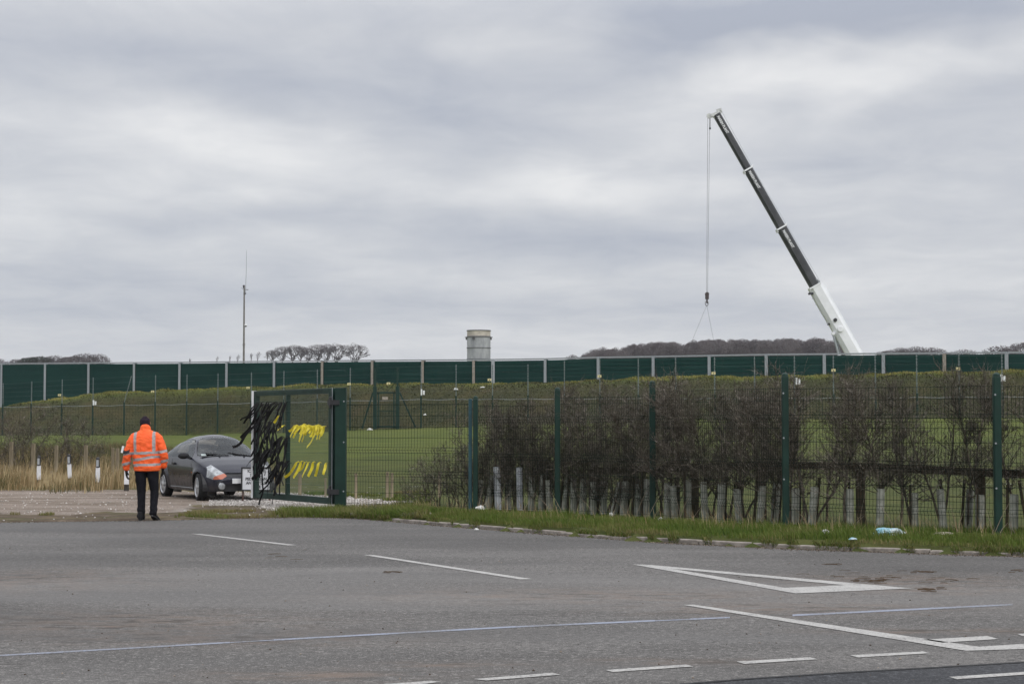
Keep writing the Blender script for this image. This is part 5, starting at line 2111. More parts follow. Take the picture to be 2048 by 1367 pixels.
t.l.new(mx_.outputs[0], t.n['Material Output'].inputs[0])
M_glass = t.mat
M_trim = plain('black_trim', (0.020, 0.020, 0.022), 0.6)
M_tyre = plain('tyre_rubber', (0.022, 0.022, 0.023), 0.85, var=0.3, scale=20)
M_alloy = plain('alloy', (0.55, 0.56, 0.58), 0.35, metal=0.6, var=0.15, scale=15)
M_lamp = plain('lamp_glass', (0.32, 0.335, 0.345), 0.12, metal=0.25, var=0.45, scale=9, coat=1.0)
M_amber = plain('amber_lens', (0.40, 0.09, 0.03), 0.2, var=0.1, coat=1.0)
M_int = plain('cabin_cloth', (0.045, 0.047, 0.052), 0.85)

LEN0, LEN1 = -1.84, 1.83


def cw(x):  # half width in plan
    if x > 0.9:
        k = (x - 0.9) / (LEN1 - 0.9)
        return 0.835 * (1 - 0.40 * k ** 2.6)
    if x < -1.0:
        k = (-1.0 - x) / (-1.0 - LEN0)
        return 0.835 * (1 - 0.38 * k ** 2.4)
    return 0.835


TOP = [(-1.84, 0.60), (-1.80, 0.76), (-1.70, 0.86), (-1.50, 0.925), (-1.34, 1.04), (-1.16, 1.19), (-0.93, 1.305), (-0.58, 1.375), (-0.15, 1.395), (0.10, 1.375), (0.28, 1.32),
       (0.55, 1.165), (0.86, 0.965), (0.95, 0.935), (1.2, 0.865), (1.45, 0.765), (1.62, 0.665), (1.74, 0.575), (1.81, 0.50), (1.83, 0.44)]
BELT = [(-1.84, 0.55), (-1.75, 0.68), (-1.5, 0.80), (-1.2, 0.86), (-0.8, 0.88), (0.2, 0.865), (0.86, 0.845), (1.2, 0.78), (1.5, 0.67), (1.72, 0.53), (1.83, 0.42)]
BOT = [(-1.84, 0.40), (-1.75, 0.26), (-1.4, 0.20), (1.4, 0.19), (1.72, 0.20), (1.80, 0.26), (1.83, 0.38)]


def smooth_pl(x, pts, d=0.05):
    return (pl(x - d, pts) + 2 * pl(x, pts) + pl(x + d, pts)) / 4


def car_section(x, n1=28, n2=58):
    """half section points from sill to roof centre"""
    w = cw(x)
    top, belt, bot = smooth_pl(x, TOP, .03), smooth_pl(x, BELT, .05), smooth_pl(x, BOT, .02)
    belt = min(belt, top - 0.012)
    pts_ = []
    for k in range(n1):
        f_ = k / n1
        z = lerp(bot, belt, f_)
        y = w * (1 - 0.10 * (1 - f_) ** 2.2 - 0.045 * f_ ** 3)
        # wheel arch flare
        for xc in (1.225, -1.225):
            r_ = math.hypot(x - xc, z - 0.29)
            y += 0.030 * math.exp(-((r_ - 0.34) / 0.07) ** 2) * (z > .2)
        pts_.append((y, z))
    ws = w * 0.955
    cab = sst(0.95, 0.60, x) * sst(-1.62, -1.05, x)
    n_ = lerp(2.6, 2.25, cab)
    for k in range(n2 + 1):
        a_ = math.pi / 2 * k / n2
        c__, s__ = math.cos(a_), math.sin(a_)
        y = ws * max(c__, 0) ** (2 / n_)
        z = belt + (top - belt) * max(s__, 0) ** (2 / n_)
        # tumblehome: pull the cabin sides in
        y *= 1 - 0.13 * cab * ((z - belt) / (top - belt + 1e-6)) * min(1, (top - belt) / 0.45)
        pts_.append((y, z))
    return pts_


HEAD = R(28)
fwd = Vector((math.sin(HEAD), -math.cos(HEAD), 0))
rgt = Vector((fwd.y, -fwd.x, 0))
wc = G(401, 1001)
corg = wc - fwd * 1.225 - rgt * 0.74
corg.z = 0.0
car = empty('parked_car', corg, 'small rounded dark grey hardtop coupe parked on stones behind the gate ribbons', 'car', rz=math.atan2(fwd.y, fwd.x))
# stations: dense
ns = 240
sx = [LEN0 + (LEN1 - LEN0) * (0.5 - 0.5 * math.cos(math.pi * (0.06 + 0.88 * i / (ns - 1)))) for i in range(ns)]
k0, k1 = sx[0], sx[-1]
sx = [LEN0 + (x - k0) / (k1 - k0) * (LEN1 - LEN0) for x in sx]
secs = [car_section(x) for x in sx]
m_ = len(secs[0])
VV = []
for x, s in zip(sx, secs):
    for (y, z) in s:
        VV.append((x, y, z))
    for (y, z) in reversed(s[:-1]):
        VV.append((x, -y, z))
ring = 2 * m_ - 1


def inpoly(p, poly):
    x, y = p
    c = False
    j = len(poly) - 1
    for i in range(len(poly)):
        xi, yi = poly[i]
        xj, yj = poly[j]
        if (yi > y) != (yj > y) and x < (xj - xi) * (y - yi) / (yj - yi) + xi:
            c = not c
        j = i
    return c


WS = [(0.665, 0.955), (0.52, 1.18), (0.42, 1.300), (0.22, 1.335), (0, 1.345), (-0.22, 1.335), (-0.42, 1.300), (-0.52, 1.18), (-0.665, 0.955), (-0.4, 0.930), (0, 0.92), (0.4, 0.930)]
RW = [(0.46, 0.99), (0.42, 1.20), (0.30, 1.27), (-0.30, 1.27), (-0.42, 1.20), (-0.46, 0.99)]
SW = [(0.72, 0.905), (0.50, 1.055), (0.30, 1.185), (0.05, 1.265), (-0.25, 1.29), (-0.52, 1.26), (-0.76, 1.17), (-0.95, 1.03), (-1.02, 0.915)]
HL = [(0.70, 0.60), (0.69, 0.72), (0.58, 0.765), (0.40, 0.600), (0.34, 0.54), (0.46, 0.47), (0.62, 0.46), (0.72, 0.51)]
AMB = [(0.60, 0.525), (0.39, 0.590), (0.34, 0.54), (0.46, 0.47), (0.62, 0.46)]
GR = [(-0.44, 0.545), (-0.36, 0.598), (0.36, 0.598), (0.44, 0.545), (0.36, 0.508), (-0.36, 0.508)]
LGR = [(-0.42, 0.385), (0.42, 0.385), (0.44, 0.25), (-0.44, 0.25)]
parts = {k: [] for k in ('body', 'windscreen', 'rear_window', 'side_window', 'side_window2', 'headlight', 'headlight2', 'indicator', 'indicator2', 'grille', 'lower_grille', 'window_trim')}
holes = []
for i in range(ns - 1):
    for j in range(ring - 1):
        q = (i * ring + j, (i + 1) * ring + j, (i + 1) * ring + j + 1, i * ring + j + 1)
        cx_ = sum(VV[a_][0] for a_ in q) / 4
        cy_ = sum(VV[a_][1] for a_ in q) / 4
        cz_ = sum(VV[a_][2] for a_ in q) / 4
        skip = False
        for xc in (1.225, -1.225):
            if math.hypot(cx_ - xc, cz_ - 0.29) < 0.325 and abs(cy_) > 0.5 and cz_ < .64:
                skip = True
        if skip:
            holes.append(q)
            continue
        key = 'body'
        if 0.12 < cx_ < 0.93 and inpoly((cy_, cz_), WS):
            key = 'windscreen'
        elif cx_ < -0.55 and inpoly((cy_, cz_), RW):
            key = 'rear_window'
        elif abs(cy_) > 0.42 and inpoly((cx_, cz_), SW) and not (cx_ > 0.12 and inpoly((cy_ * 0.93, cz_), WS)):
            key = 'side_window' if cy_ < 0 else 'side_window2'
        elif cx_ > 1.38 and inpoly((abs(cy_), cz_), AMB) :
            key = 'indicator' if cy_ < 0 else 'indicator2'
        elif cx_ > 1.38 and inpoly((abs(cy_), cz_), HL):
            key = 'headlight' if cy_ < 0 else 'headlight2'
        elif cx_ > 1.5 and inpoly((cy_, cz_), GR):
            key = 'grille'
        elif cx_ > 1.5 and inpoly((cy_, cz_), LGR):
            key = 'lower_grille'
        elif abs(cy_) > 0.42 and -1.14 < cx_ < 0.8 and inpoly((cx_ * 0.965 - .008, lerp(1.06, cz_, 0.955)), SW) and not (cx_ > 0.12 and inpoly((cy_ * 0.93, cz_), WS)):
            key = 'window_trim'
        elif 0.12 < cx_ < 0.95 and inpoly((cy_ * 0.975, lerp(1.12, cz_, 0.94)), WS) and cz_ < 1.25:
            key = 'window_trim'
        # door gap
        parts[key].append(q)
ek = {}
for key, qs in list(parts.items()) + [('hole', holes)]:
    for q in qs:
        for a_, b_ in ((q[0], q[1]), (q[1], q[2]), (q[2], q[3]), (q[3], q[0])):
            ek.setdefault((min(a_, b_), max(a_, b_)), set()).add(key)
nb_ = {}
for (a_, b_), ks in ek.items():
    if len(ks) > 1:
        nb_.setdefault(a_, set()).add(b_)
        nb_.setdefault(b_, set()).add(a_)
for it in range(7):
    new = {}
    for a_, ns_ in nb_.items():
        if len(ns_) == 2 and abs(VV[a_][0]) < 1.8:
            m3 = [sum(VV[x_][k] for x_ in ns_) / 2 for k in range(3)]
            new[a_] = tuple(0.5 * VV[a_][k] + 0.5 * m3[k] for k in range(3))
    for a_, p_ in new.items():
        VV[a_] = p_
nmap = {'body': ('body', M_car), 'windscreen': ('windscreen', M_glass), 'rear_window': ('rear_window', M_glass), 'side_window': ('side_window', M_glass), 'side_window2': ('side_window', M_glass),
        'headlight': ('headlight', M_lamp), 'headlight2': ('headlight', M_lamp), 'indicator': ('indicator', M_amber), 'indicator2': ('indicator', M_amber), 'grille': ('grille', M_black),
        'lower_grille': ('lower_grille', M_black), 'window_trim': ('window_trim', M_trim)}
for key, qs in parts.items():
    if not qs:
        continue
    used = sorted({a_ for q in qs for a_ in q})
    mp_ = {a_: i for i, a_ in enumerate(used)}
    mb = MB()
    inset = {'grille': -0.03, 'lower_grille': -0.03}.get(key, 0)
    mb.add([(VV[a_][0] + inset, VV[a_][1], VV[a_][2]) for a_ in used], [tuple(mp_[a_] for a_ in q) for q in qs])
    nm_, mt = nmap[key]
    o_ = mb.build(nm_, mt, car, smooth=True)
    o_.data.flip_normals()
    if nm_ == 'body':
        # nose and tail caps
        b_ = bmesh.new()
        b_.from_mesh(o_.data)
        b_.verts.ensure_lookup_table()
        ends = {}
        for sgn, lim in ((0, LEN0 + 1e-4), (1, LEN1 - 1e-4)):
            vs_ = [v for v in b_.verts if (v.co.x < lim if sgn == 0 else v.co.x > lim)]
            vs_.sort(key=lambda v: (math.atan2(v.co.z - 0.45, v.co.y)))
            try:
                b_.faces.new(vs_)
            except Exception:
                pass
        bmesh.ops.recalc_face_normals(b_, faces=b_.faces)
        b_.to_mesh(o_.data)
        b_.free()
# underside and arch liners
mb = MB()
mb.box((0, 0, 0.235), (2.9, 1.30, 0.05))
mb.box((0, 0, 0.30), (1.65, 1.5, 0.12))
mb.box((1.62, 0, 0.32), (0.3, 1.1, 0.22))
for xc in (1.225, -1.225):
    for s_ in (-1, 1):
        n = 16
        vs_, fs_ = [], []
        for k in range(n + 1):
            a_ = math.pi * 1.15 * k / n - 0.075 * math.pi
            for yy in (0.50, 0.80):
                vs_.append((xc + 0.33 * math.cos(a_), s_ * yy, 0.29 + 0.33 * math.sin(a_)))
        for k in range(n):
            fs_.append((2 * k, 2 * k + 1, 2 * k + 3, 2 * k + 2))
        mb.add(vs_, fs_)
        mb.box((xc, s_ * 0.50, 0.36), (0.66, 0.01, 0.5))
mb.build('underbody', M_black, car)
# sill chrome strip and door seams
for s_ in (-1, 1):
    mb = MB()
    pts_ = [(x, s_ * (cw(x) * 0.915 + 0.006), 0.262) for x in np.linspace(-0.80, 0.82, 12)]
    mb.tube(pts_, 0.008, 5)
    mb.build('sill_strip', M_galv, car)
    mb = MB()
    def seam(pts2):
        out = []
        for (x, z) in pts2:
            sec_ = car_section(x)
            # nearest by z
            best = min(sec_, key=lambda p: abs(p[1] - z))
            out.append((x, s_ * (best[0] + 0.001), z))
        mb.tube(out, 0.005, 4)
    seam([(0.80, 0.86), (0.82, 0.7), (0.80, 0.5), (0.72, 0.34), (0.6, 0.30), (0.2, 0.29), (-0.3, 0.29), (-0.42, 0.34), (-0.52, 0.5), (-0.58, 0.7), (-0.60, 0.86)])
    mb.build('door_seam', M_black, car)
    mb = MB()
    mb.beam((-0.36, s_ * 0.835, 0.755), (-0.50, s_ * 0.835, 0.775), 0.03, 0.045)
    mb.build('door_handle', M_black, car)
    # mirror
    mb = MB()
    bm_ = bmesh.new()
    bmesh.ops.create_uvsphere(bm_, u_segments=20, v_segments=12, radius=1)
    for v_ in bm_.verts:
        v_.co.x = v_.co.x * 0.075
        v_.co.y = v_.co.y * 0.125
        v_.co.z = v_.co.z * 0.068
        if v_.co.x < -0.02:
            v_.co.x = -0.02
        v_.co += Vector((0.62, s_ * 0.93, 0.945))
    me_ = bpy.data.meshes.new('mirror')
    bm_.to_mesh(me_)
    bm_.free()
    for p_ in me_.polygons:
        p_.use_smooth = True
    mir = addobj('mirror', me_, M_trim, car)
    mb.beam((0.63, s_ * 0.79, 0.895), (0.62, s_ * 0.86, 0.935), 0.05, 0.06)
    mb.build('bracket', M_trim, mir)
    mb = MB()
    mb.box((0.93, s_ * 0.853, 0.60), (0.045, 0.012, 0.022))
    mb.build('side_repeater', M_amber, car)
    # fog lamp
    mb = MB()
    c0 = Vector((1.80, s_ * 0.47, 0.325))
    mb.lathe([(0.075, 0), (0.078, 0.02), (0.06, 0.035), (0.02, 0.04)], c0, 'X', 16)
    fl = mb.build('fog_lamp', M_lamp, car)
    fl.rotation_euler = (0, 0, 0)
    mb = MB()
    mb.lathe([(0.092, -0.02), (0.10, 0.012), (0.085, 0.022)], c0, 'X', 16, cap=False)
    mb.build('surround', M_black, fl)
# plate, wipers, windscreen sticker, washer jets
mb = MB()
mb.box((1.845, 0, 0.43), (0.012, 0.50, 0.105))
pt_ = mb.build('number_plate', M_white, car)
mb = MB()
for a_, b_ in (((0.93, 0.52, 0.935), (0.80, 0.0, 1.01)), ((0.93, -0.02, 0.955), (0.80, -0.50, 1.0))):
    mb.tube([a_, ((a_[0] + b_[0]) / 2 + .01, (a_[1] + b_[1]) / 2, (a_[2] + b_[2]) / 2 + 0.0), b_], 0.011, 5)
for (x, y, z) in ((1.0, .3, .925), (1.0, -.25, .925)):
    mb.box((x, y, z), (.03, .03, .015))
mb.add([(0.89, -0.66, 0.936), (0.89, 0.66, 0.936), (0.96, 0.62, 0.930), (0.96, -0.62, 0.930)], [(0, 1, 2, 3)])
mb.build('wiper', M_black, car)
mb = MB()
mb.box((0.775, -0.535, 0.965), (0.004, 0.11, 0.055), mat=Matrix.Rotation(R(-50), 3, 'Y'))
mb.build('sticker', M_white, car)
# interior
mb = MB()
mb.box((0.62, 0, 0.82), (0.40, 1.30, 0.16))
mb.box((-0.2, 0, 0.45), (1.9, 1.3, 0.25))
bevel(mb.build('dashboard', M_int, car), 0.04, 3)
for s_ in (-1, 1):
    mb = MB()
    mb.beam((-0.30, s_ * 0.34, 0.55), (-0.50, s_ * 0.34, 1.02), 0.46, 0.13, up=(1, 0, 0), w2=.36)
    mb.beam((-0.50, s_ * 0.34, 0.98), (-0.53, s_ * 0.34, 1.17), 0.24, 0.10, up=(1, 0, 0), w2=.20)
    bevel(mb.build('seat', M_int, car), 0.045, 3)
mb = MB()
c0 = Vector((0.36, 0.34, 0.88)) if False else Vector((0.34, -0.34, 0.88))
mb.tube([c0 + Vector((math.sin(a_) * 0.06, math.cos(a_) * 0.18, math.sin(a_) * 0.17)) for a_ in [2 * math.pi * k / 24 for k in range(25)]], 0.014, 6)
mb.beam(c0 - Vector((0, .17, 0)), c0 + Vector((0, .17, 0)), .03, .04)
mb.build('steering_wheel', M_black, car)
mb = MB()
mb.box((0.26, 0, 1.235), (0.02, 0.19, 0.05))
mb.build('rear_view_mirror', M_black, car)

# wheels
def wheel(x, y, steer, side):
    w_ = bpy.data.objects.new('wheel', None)
    C.objects.link(w_)
    w_.parent = car
    w_.location = (x, y, 0.29)
    w_.rotation_euler = (0, 0, steer)
    mb = MB()
    mb.lathe([(0.205, -.085), (0.235, -.092), (0.272, -.086), (0.289, -.065), (0.290, 0), (0.289, .065), (0.272, .086), (0.235, .092), (0.205, .085), (0.205, -.085)], (0, 0, 0), 'Y', 44, cap=False)
    mb.build('tyre', M_tyre, w_, smooth=True)
    mb = MB()
    o = side
    mb.lathe([(0.208, o * .088), (0.196, o * .092), (0.188, o * .075), (0.184, -o * .07)], (0, 0, 0), 'Y', 44, cap=False)
    for k in range(7):
        a_ = 2 * math.pi * k / 7 + .2
        for da in (-.09, .09):
            p0 = Vector((0.04 * math.cos(a_ + da * 3), o * .082, 0.04 * math.sin(a_ + da * 3)))
            p1 = Vector((0.19 * math.cos(a_ + da), o * .072, 0.19 * math.sin(a_ + da)))
            mb.beam(p0, p1, 0.020, 0.022, up=(0, 1, 0), w2=0.016)
    mb.lathe([(0.055, o * .06), (0.052, o * .095), (0.03, o * .102), (0.001, o * .103)], (0, 0, 0), 'Y', 20, cap=False)
    mb.build('rim', M_alloy, w_)
    mb = MB()
    mb.lathe([(0.13, o * .0), (0.13, o * .02), (0.001, o * .02)], (0, 0, 0), 'Y', 24, cap=False)
    mb.lathe([(0.186, -o * .04), (0.001, -o * .04)], (0, 0, 0), 'Y', 24, cap=False)
    mb.build('brake_disc', plain('brake', (0.05, 0.045, 0.04), 0.7), w_)


for x in (1.225, -1.225):
    for s_ in (-1, 1):
        wheel(x, s_ * 0.735, R(-6) if x > 0 else 0, s_)

# ------------------------------------------------------------------ person in the orange jacket
P0 = G(291, 1040)
M_or = NT('orange_jacket')
t = M_or
c_ = t.mix(t.rng(t.noise(7, 4, 0.6), 0.3, 0.7), (0.86, 0.105, 0.020), (0.95, 0.150, 0.035))
t.bump(t.noise(11, 4, 0.6, dist=0.6), 0.6, 0.03)
M_or = t.fin(c_, 0.62, spec=0.3)
M_band = plain('reflective_band', (0.30, 0.28, 0.28), 0.5, var=0.15, scale=30)
M_trs = plain('dark_trousers', (0.009, 0.009, 0.012), 0.9, var=0.3, scale=8, bump=0.5)
M_glove = plain('dark_glove', (0.014, 0.014, 0.016), 0.8)
M_skin = plain('skin', (0.42, 0.24, 0.17), 0.6, var=0.08)
M_hat = plain('knitted_hat', (0.022, 0.014, 0.022), 0.95, var=0.4, scale=60, bump=0.6)
M_shoe = plain('black_boot', (0.015, 0.015, 0.017), 0.6)
per = empty('person', P0, 'person in orange jacket, dark trousers and beanie walking away, head bowed', 'person')


def blob_mesh(name, chains, vox=0.011, smooth=6, ell=None, post=None):
    """one continuous surface from tapered limbs: union by voxel remesh, then smoothed"""
    mb = MB()
    for ch in chains:
        pts_ = [Vector(c[:3]) for c in ch]
        rx = [c[3] for c in ch]
        ry = [c[4] if len(c) > 4 else c[3] for c in ch]
        n = 18
        # densify
        P_, RX, RY = [], [], []
        for i in range(len(pts_) - 1):
            for k in range(5):
                f_ = k / 5
                P_.append(pts_[i].lerp(pts_[i + 1], f_))
                RX.append(lerp(rx[i], rx[i + 1], f_))
                RY.append(lerp(ry[i], ry[i + 1], f_))
        P_.append(pts_[-1])
        RX.append(rx[-1])
        RY.append(ry[-1])
        # rounded ends
        d0 = (P_[0] - P_[1]).normalized()
        d1 = (P_[-1] - P_[-2]).normalized()
        e0 = min(RX[0], RY[0])
        e1 = min(RX[-1], RY[-1])
        P_ = [P_[0] + d0 * e0 * .55, P_[0] + d0 * e0 * .35] + P_ + [P_[-1] + d1 * e1 * .35, P_[-1] + d1 * e1 * .55]
        RX = [RX[0] * .3, RX[0] * .8] + RX + [RX[-1] * .8, RX[-1] * .3]
        RY = [RY[0] * .3, RY[0] * .8] + RY + [RY[-1] * .8, RY[-1] * .3]
        vs_, fs_ = [], []
        for i, p in enumerate(P_):
            d = (P_[min(i + 1, len(P_) - 1)] - P_[max(i - 1, 0)]).normalized()
            ax = Vector((1, 0, 0)) - d * d.x
            if ax.length < 0.3:
                ax = Vector((0, 0, 1)) - d * d.z
            ax.normalize()
            ay = d.cross(ax)
            for k in range(n):
                a_ = 2 * math.pi * k / n
                vs_.append(p + ax * math.cos(a_) * RX[i] + ay * math.sin(a_) * RY[i])
        for i in range(len(P_) - 1):
            for k in range(n):
                k2 = (k + 1) % n
                fs_.append((i * n + k, i * n + k2, (i + 1) * n + k2, (i + 1) * n + k))
        fs_.append(tuple(range(n - 1, -1, -1)))
        fs_.append(tuple((len(P_) - 1) * n + k for k in range(n)))
        mb.add(vs_, fs_)
    me_ = mb.mesh('tmp')
    o_ = bpy.data.objects.new('tmp', me_)
    C.objects.link(o_)
    m1 = o_.modifiers.new('r', 'REMESH')
    m1.mode = 'VOXEL'
    m1.voxel_size = vox
    m2 = o_.modifiers.new('s', 'SMOOTH')
    m2.iterations = smooth
    m2.factor = 0.5
    bpy.context.view_layer.update()
    dg = bpy.context.evaluated_depsgraph_get()
    res = bpy.data.meshes.new_from_object(o_.evaluated_get(dg))
    res.name = name
    bpy.data.objects.remove(o_)
    for p_ in res.polygons:
        p_.use_smooth = True
    if post:
        post(res)
    return res


# local frame: x right, y away from the camera, z up. scale 8.43 mm per photo pixel
LH, RH = (-.115, 0, .90), (.105, .0, .90)
body_ch = [
    [(-.04, .02, .86, .15, .10), (-.03, .02, 1.05, .14, .095), (-.03, .03, 1.30, .17, .10), (-.03, .05, 1.44, .13, .08), (-.035, .08, 1.52, .06, .06), (-.045, .11, 1.58, .055, .06)],
    [(-.045, .125, 1.60, .066, .085), (-.05, .14, 1.655, .078, .097), (-.05, .13, 1.70, .070, .088)],
    [(-.05, .225, 1.60, .014), (-.05, .245, 1.585, .013)],  # nose
    [(-.128, .13, 1.62, .012, .02), (-.128, .13, 1.655, .012, .02)], [(.028, .13, 1.62, .012, .02), (.028, .13, 1.655, .012, .02)],
    [(-.20, .04, 1.40, .05), (-.31, .01, 1.14, .04), (-.335, .05, .87, .03)],
    [(.15, .04, 1.40, .05), (.27, .01, 1.16, .04), (.27, .08, .91, .03)],
    [(-.095, .015, .87, .07), (-.088, .032, .66, .06), (-.080, .035, .47, .045), (-.078, .02, .28, .04), (-.076, .01, .12, .04)],
    [(.105, .015, .87, .07), (.118, .045, .67, .06), (.135, .05, .49, .045), (.140, .0, .30, .04), (.142, -.05, .17, .04)],
]
body = blob_mesh('body', body_ch, 0.010, 3)
# cut eyes and mouth as small set-in shapes on the bowed face
addobj('body', body, M_skin, per)
mb = MB()
for sx_ in (-.08, -.02):
    mb.lathe([(.001, -.010), (.010, -.006), (.013, 0), (.010, .006), (.001, .010)], (sx_, .222, 1.635), 'Y', 10, cap=False)
mb.build('eyes', M_black, per)
mb = MB()
mb.box((-.05, .226, 1.562), (.05, .01, .008))
mb.build('mouth', plain('lips', (.30, .12, .10), .6), per)

jk = [
    [(.02, .015, .835, .222, .150), (.015, .015, .90, .230, .155), (0, .015, 1.02, .222, .150), (-.015, .02, 1.15, .228, .150), (-.022, .03, 1.30, .232, .148), (-.025, .04, 1.40, .215, .130), (-.03, .05, 1.465, .15, .105)],
    [(-.03, .05, 1.44, .115, .10), (-.032, .06, 1.52, .090, .085), (-.035, .07, 1.575, .082, .085)],
    [(-.15, .045, 1.415, .075), (-.22, .03, 1.385, .080), (-.262, .02, 1.29, .080), (-.300, .01, 1.17, .072), (-.325, .005, 1.07, .074), (-.340, .03, .97, .066), (-.338, .05, .86, .056)],
    [(.10, .045, 1.425, .075), (.175, .03, 1.40, .080), (.228, .02, 1.30, .082), (.270, .01, 1.19, .074), (.290, .01, 1.09, .076), (.290, .05, .99, .066), (.278, .08, .905, .056)],
]


def jacket_post(me_):
    rj = random.Random(2)
    for v_ in me_.vertices:
        c = v_.co
        # soft cloth folds
        d = 0.010 * mn.noise((c.x * 9, c.y * 9, c.z * 13)) + 0.006 * mn.noise((c.x * 20, c.y * 20, c.z * 26))
        if abs(c.x + 0.01) > 0.22:
            d *= 1.6
        if c.z > 0.87:
            v_.co += v_.normal * d
        # clean horizontal hem and cuffs
        if c.z < 0.835 and -0.24 < c.x < 0.26:
            v_.co.z = 0.835 + (c.z - .835) * 0.2
    fx = []
    for p_ in me_.polygons:
        c = p_.center
        x, z = c.x, c.z
        b_ = False
        slope = 0.035
        zz_ = z - slope * (x + .0) * 1.0
        arm = (x < -.245 - 0.02 * (z < 1.2)) or (x > .225 + .02 * (z < 1.2))
        if arm and c.y < 2:
            side_ = -1 if x < 0 else 1
            zz2 = z - side_ * 0.25 * (abs(x) - .28)
            if abs(zz2 - (1.135 if side_ < 0 else 1.155)) < 0.024 or abs(zz2 - (0.965 if side_ < 0 else .99)) < 0.024:
                b_ = True
        else:
            if abs(zz_ - 1.135) < 0.023 or abs(zz_ - 1.045 - .02 * math.sin(x * 9)) < 0.024 or abs(z - .03 * x - .935) < 0.022:
                b_ = True
            if z > 1.13 and z < 1.50:
                for xb in (-.185 + (1.45 - z) * .06, .135 + (1.45 - z) * 0.04):
                    if abs(x - xb) < 0.026:
                        b_ = True
        fx.append(1 if b_ else 0)
    me_.polygons.foreach_set('material_index', fx)


me_ = blob_mesh('jacket', jk, 0.0085, 5, post=None)
me_.materials.append(M_or)
me_.materials.append(M_band)
jacket_post(me_)
jo = bpy.data.objects.new('jacket', me_)
C.objects.link(jo)
jo.parent = per
# armband with white card holder on the left sleeve
mb = MB()
ring_ = [Vector((-.330 + .086 * math.cos(a_), .005 + .086 * math.sin(a_), 1.165 + .02 * math.cos(a_ * 2))) for a_ in [2 * math.pi * k / 20 for k in range(21)]]
for a_, b_ in zip(ring_, ring_[1:]):
    mb.beam(a_, b_, 0.008, 0.05)
ab = mb.build('armband', M_black, jo)
mb = MB()
mb.box((-.385, -.07, 1.195), (.035, .012, .115), mat=Matrix.Rotation(R(12), 3, 'Y'))
mb.build('card', M_white, ab)
tr_ch = [
    [(.01, .015, .88, .19, .125), (.01, .015, .93, .185, .12)],
    [(-.095, .015, .87, .102, .110), (-.088, .03, .66, .090, .10), (-.080, .035, .47, .072, .082), (-.078, .02, .28, .066, .074), (-.076, .01, .11, .066, .078), (-.076, .01, .055, .068, .082)],
    [(.105, .015, .87, .102, .110), (.118, .045, .67, .092, .10), (.135, .05, .49, .072, .082), (.140, .0, .30, .064, .074), (.142, -.05, .17, .062, .074), (.143, -.06, .12, .066, .080)],
]


def tr_post(me_):
    for v_ in me_.vertices:
        c = v_.co
        d = 0.007 * mn.noise((c.x * 12, c.y * 12, c.z * 14)) + 0.006 * math.sin(c.z * 55 + c.x * 20) * sst(.35, .1, c.z)
        v_.co += v_.normal * d


addobj('trousers', blob_mesh('trousers', tr_ch, 0.0095, 4, post=tr_post), M_trs, per)
# beanie
hat = blob_mesh('hat', [[(-.048, .115, 1.600, .086, .102), (-.050, .115, 1.655, .086, .104), (-.050, .110, 1.705, .076, .092), (-.050, .105, 1.733, .045, .055)], [(-.048, .10, 1.60, .080, .085), (-.048, .10, 1.63, .084, .095)]], 0.009, 4)
for v_ in hat.vertices:
    if v_.co.z < 1.575:
        v_.co.z = 1.575
addobj('hat', hat, M_hat, per)
# boots
for nm_, (x, y, z), pitch, yaw in (('left', (-.082, .03, .0), 0.0, -0.08), ('right', (.150, -.03, .035), 0.42, 0.22)):
    sh = blob_mesh('boot', [[(0, -.09, .045, .040, .040), (0, .0, .045, .043, .042), (0, .11, .036, .050, .034), (0, .175, .030, .040, .026)], [(0, -.075, .05, .042, .045), (0, -.065, .13, .044, .050)]], 0.008, 3)
    for v_ in sh.vertices:
        if v_.co.z < 0.008:
            v_.co.z = 0.008
    o_ = addobj('boot', sh, M_shoe, per)
    o_.rotation_euler = (-pitch, 0, -yaw)
    o_.location = (x, y, z)
    mb = MB()
    prof = []
    for k in range(24):
        a_ = 2 * math.pi * k / 24
        yy = 0.045 + 0.155 * math.sin(a_)
        xx = (0.047 + 0.008 * (yy > .05)) * math.cos(a_)
        prof.append((xx, yy))
    mb.prism(prof, 0.0, 0.02)
    mb.build('sole', M_black, o_)


def hand(base, dirv, side, curl):
    """palm, four unequal bent fingers and a thumb, gloved"""
    base = Vector(base)
    d = Vector(dirv).normalized()
    # palm faces the thigh; fingers spread front to back (y)
    fb = Vector((0, 1, 0)) - d * d.y
    fb.normalize()
    inn = Vector((-side, 0, 0)) - d * (-side * d.x)
    inn.normalize()
    ch = [[(*base, .026, .034), (*(base + d * .045), .020, .042), (*(base + d * .085), .017, .042)]]
    Ls = [.060, .072, .076, .066]
    for k in range(4):
        off = fb * (-.031 + .0205 * k)
        p = base + d * .088 + off
        L = Ls[k]
        r_ = .0098 if k else .0085
        q1 = p + (d + inn * curl * .4).normalized() * L * .45
        q2 = q1 + (d + inn * curl * 1.3).normalized() * L * .33
        q3 = q2 + (d * .6 + inn * curl * 2.2).normalized() * L * .25
        ch.append([(*(p - d * .02), r_), (*p, r_), (*q1, r_ * .95), (*q2, r_ * .9), (*q3, r_ * .8)])
    tb_ = base + d * .025 + fb * .036
    ch.append([(*tb_, .013), (*(tb_ + d * .030 + fb * .020 + inn * .008), .0115), (*(tb_ + d * .058 + fb * .024 + inn * .02), .0095)])
    return blob_mesh('glove', ch, 0.0042, 1)


addobj('glove', hand((-.345, .06, .835), (.06, .12, -1), -1, .5), M_glove, per)
addobj('glove', hand((.268, .09, .875), (-.05, .20, -1), 1, .6), M_glove, per)

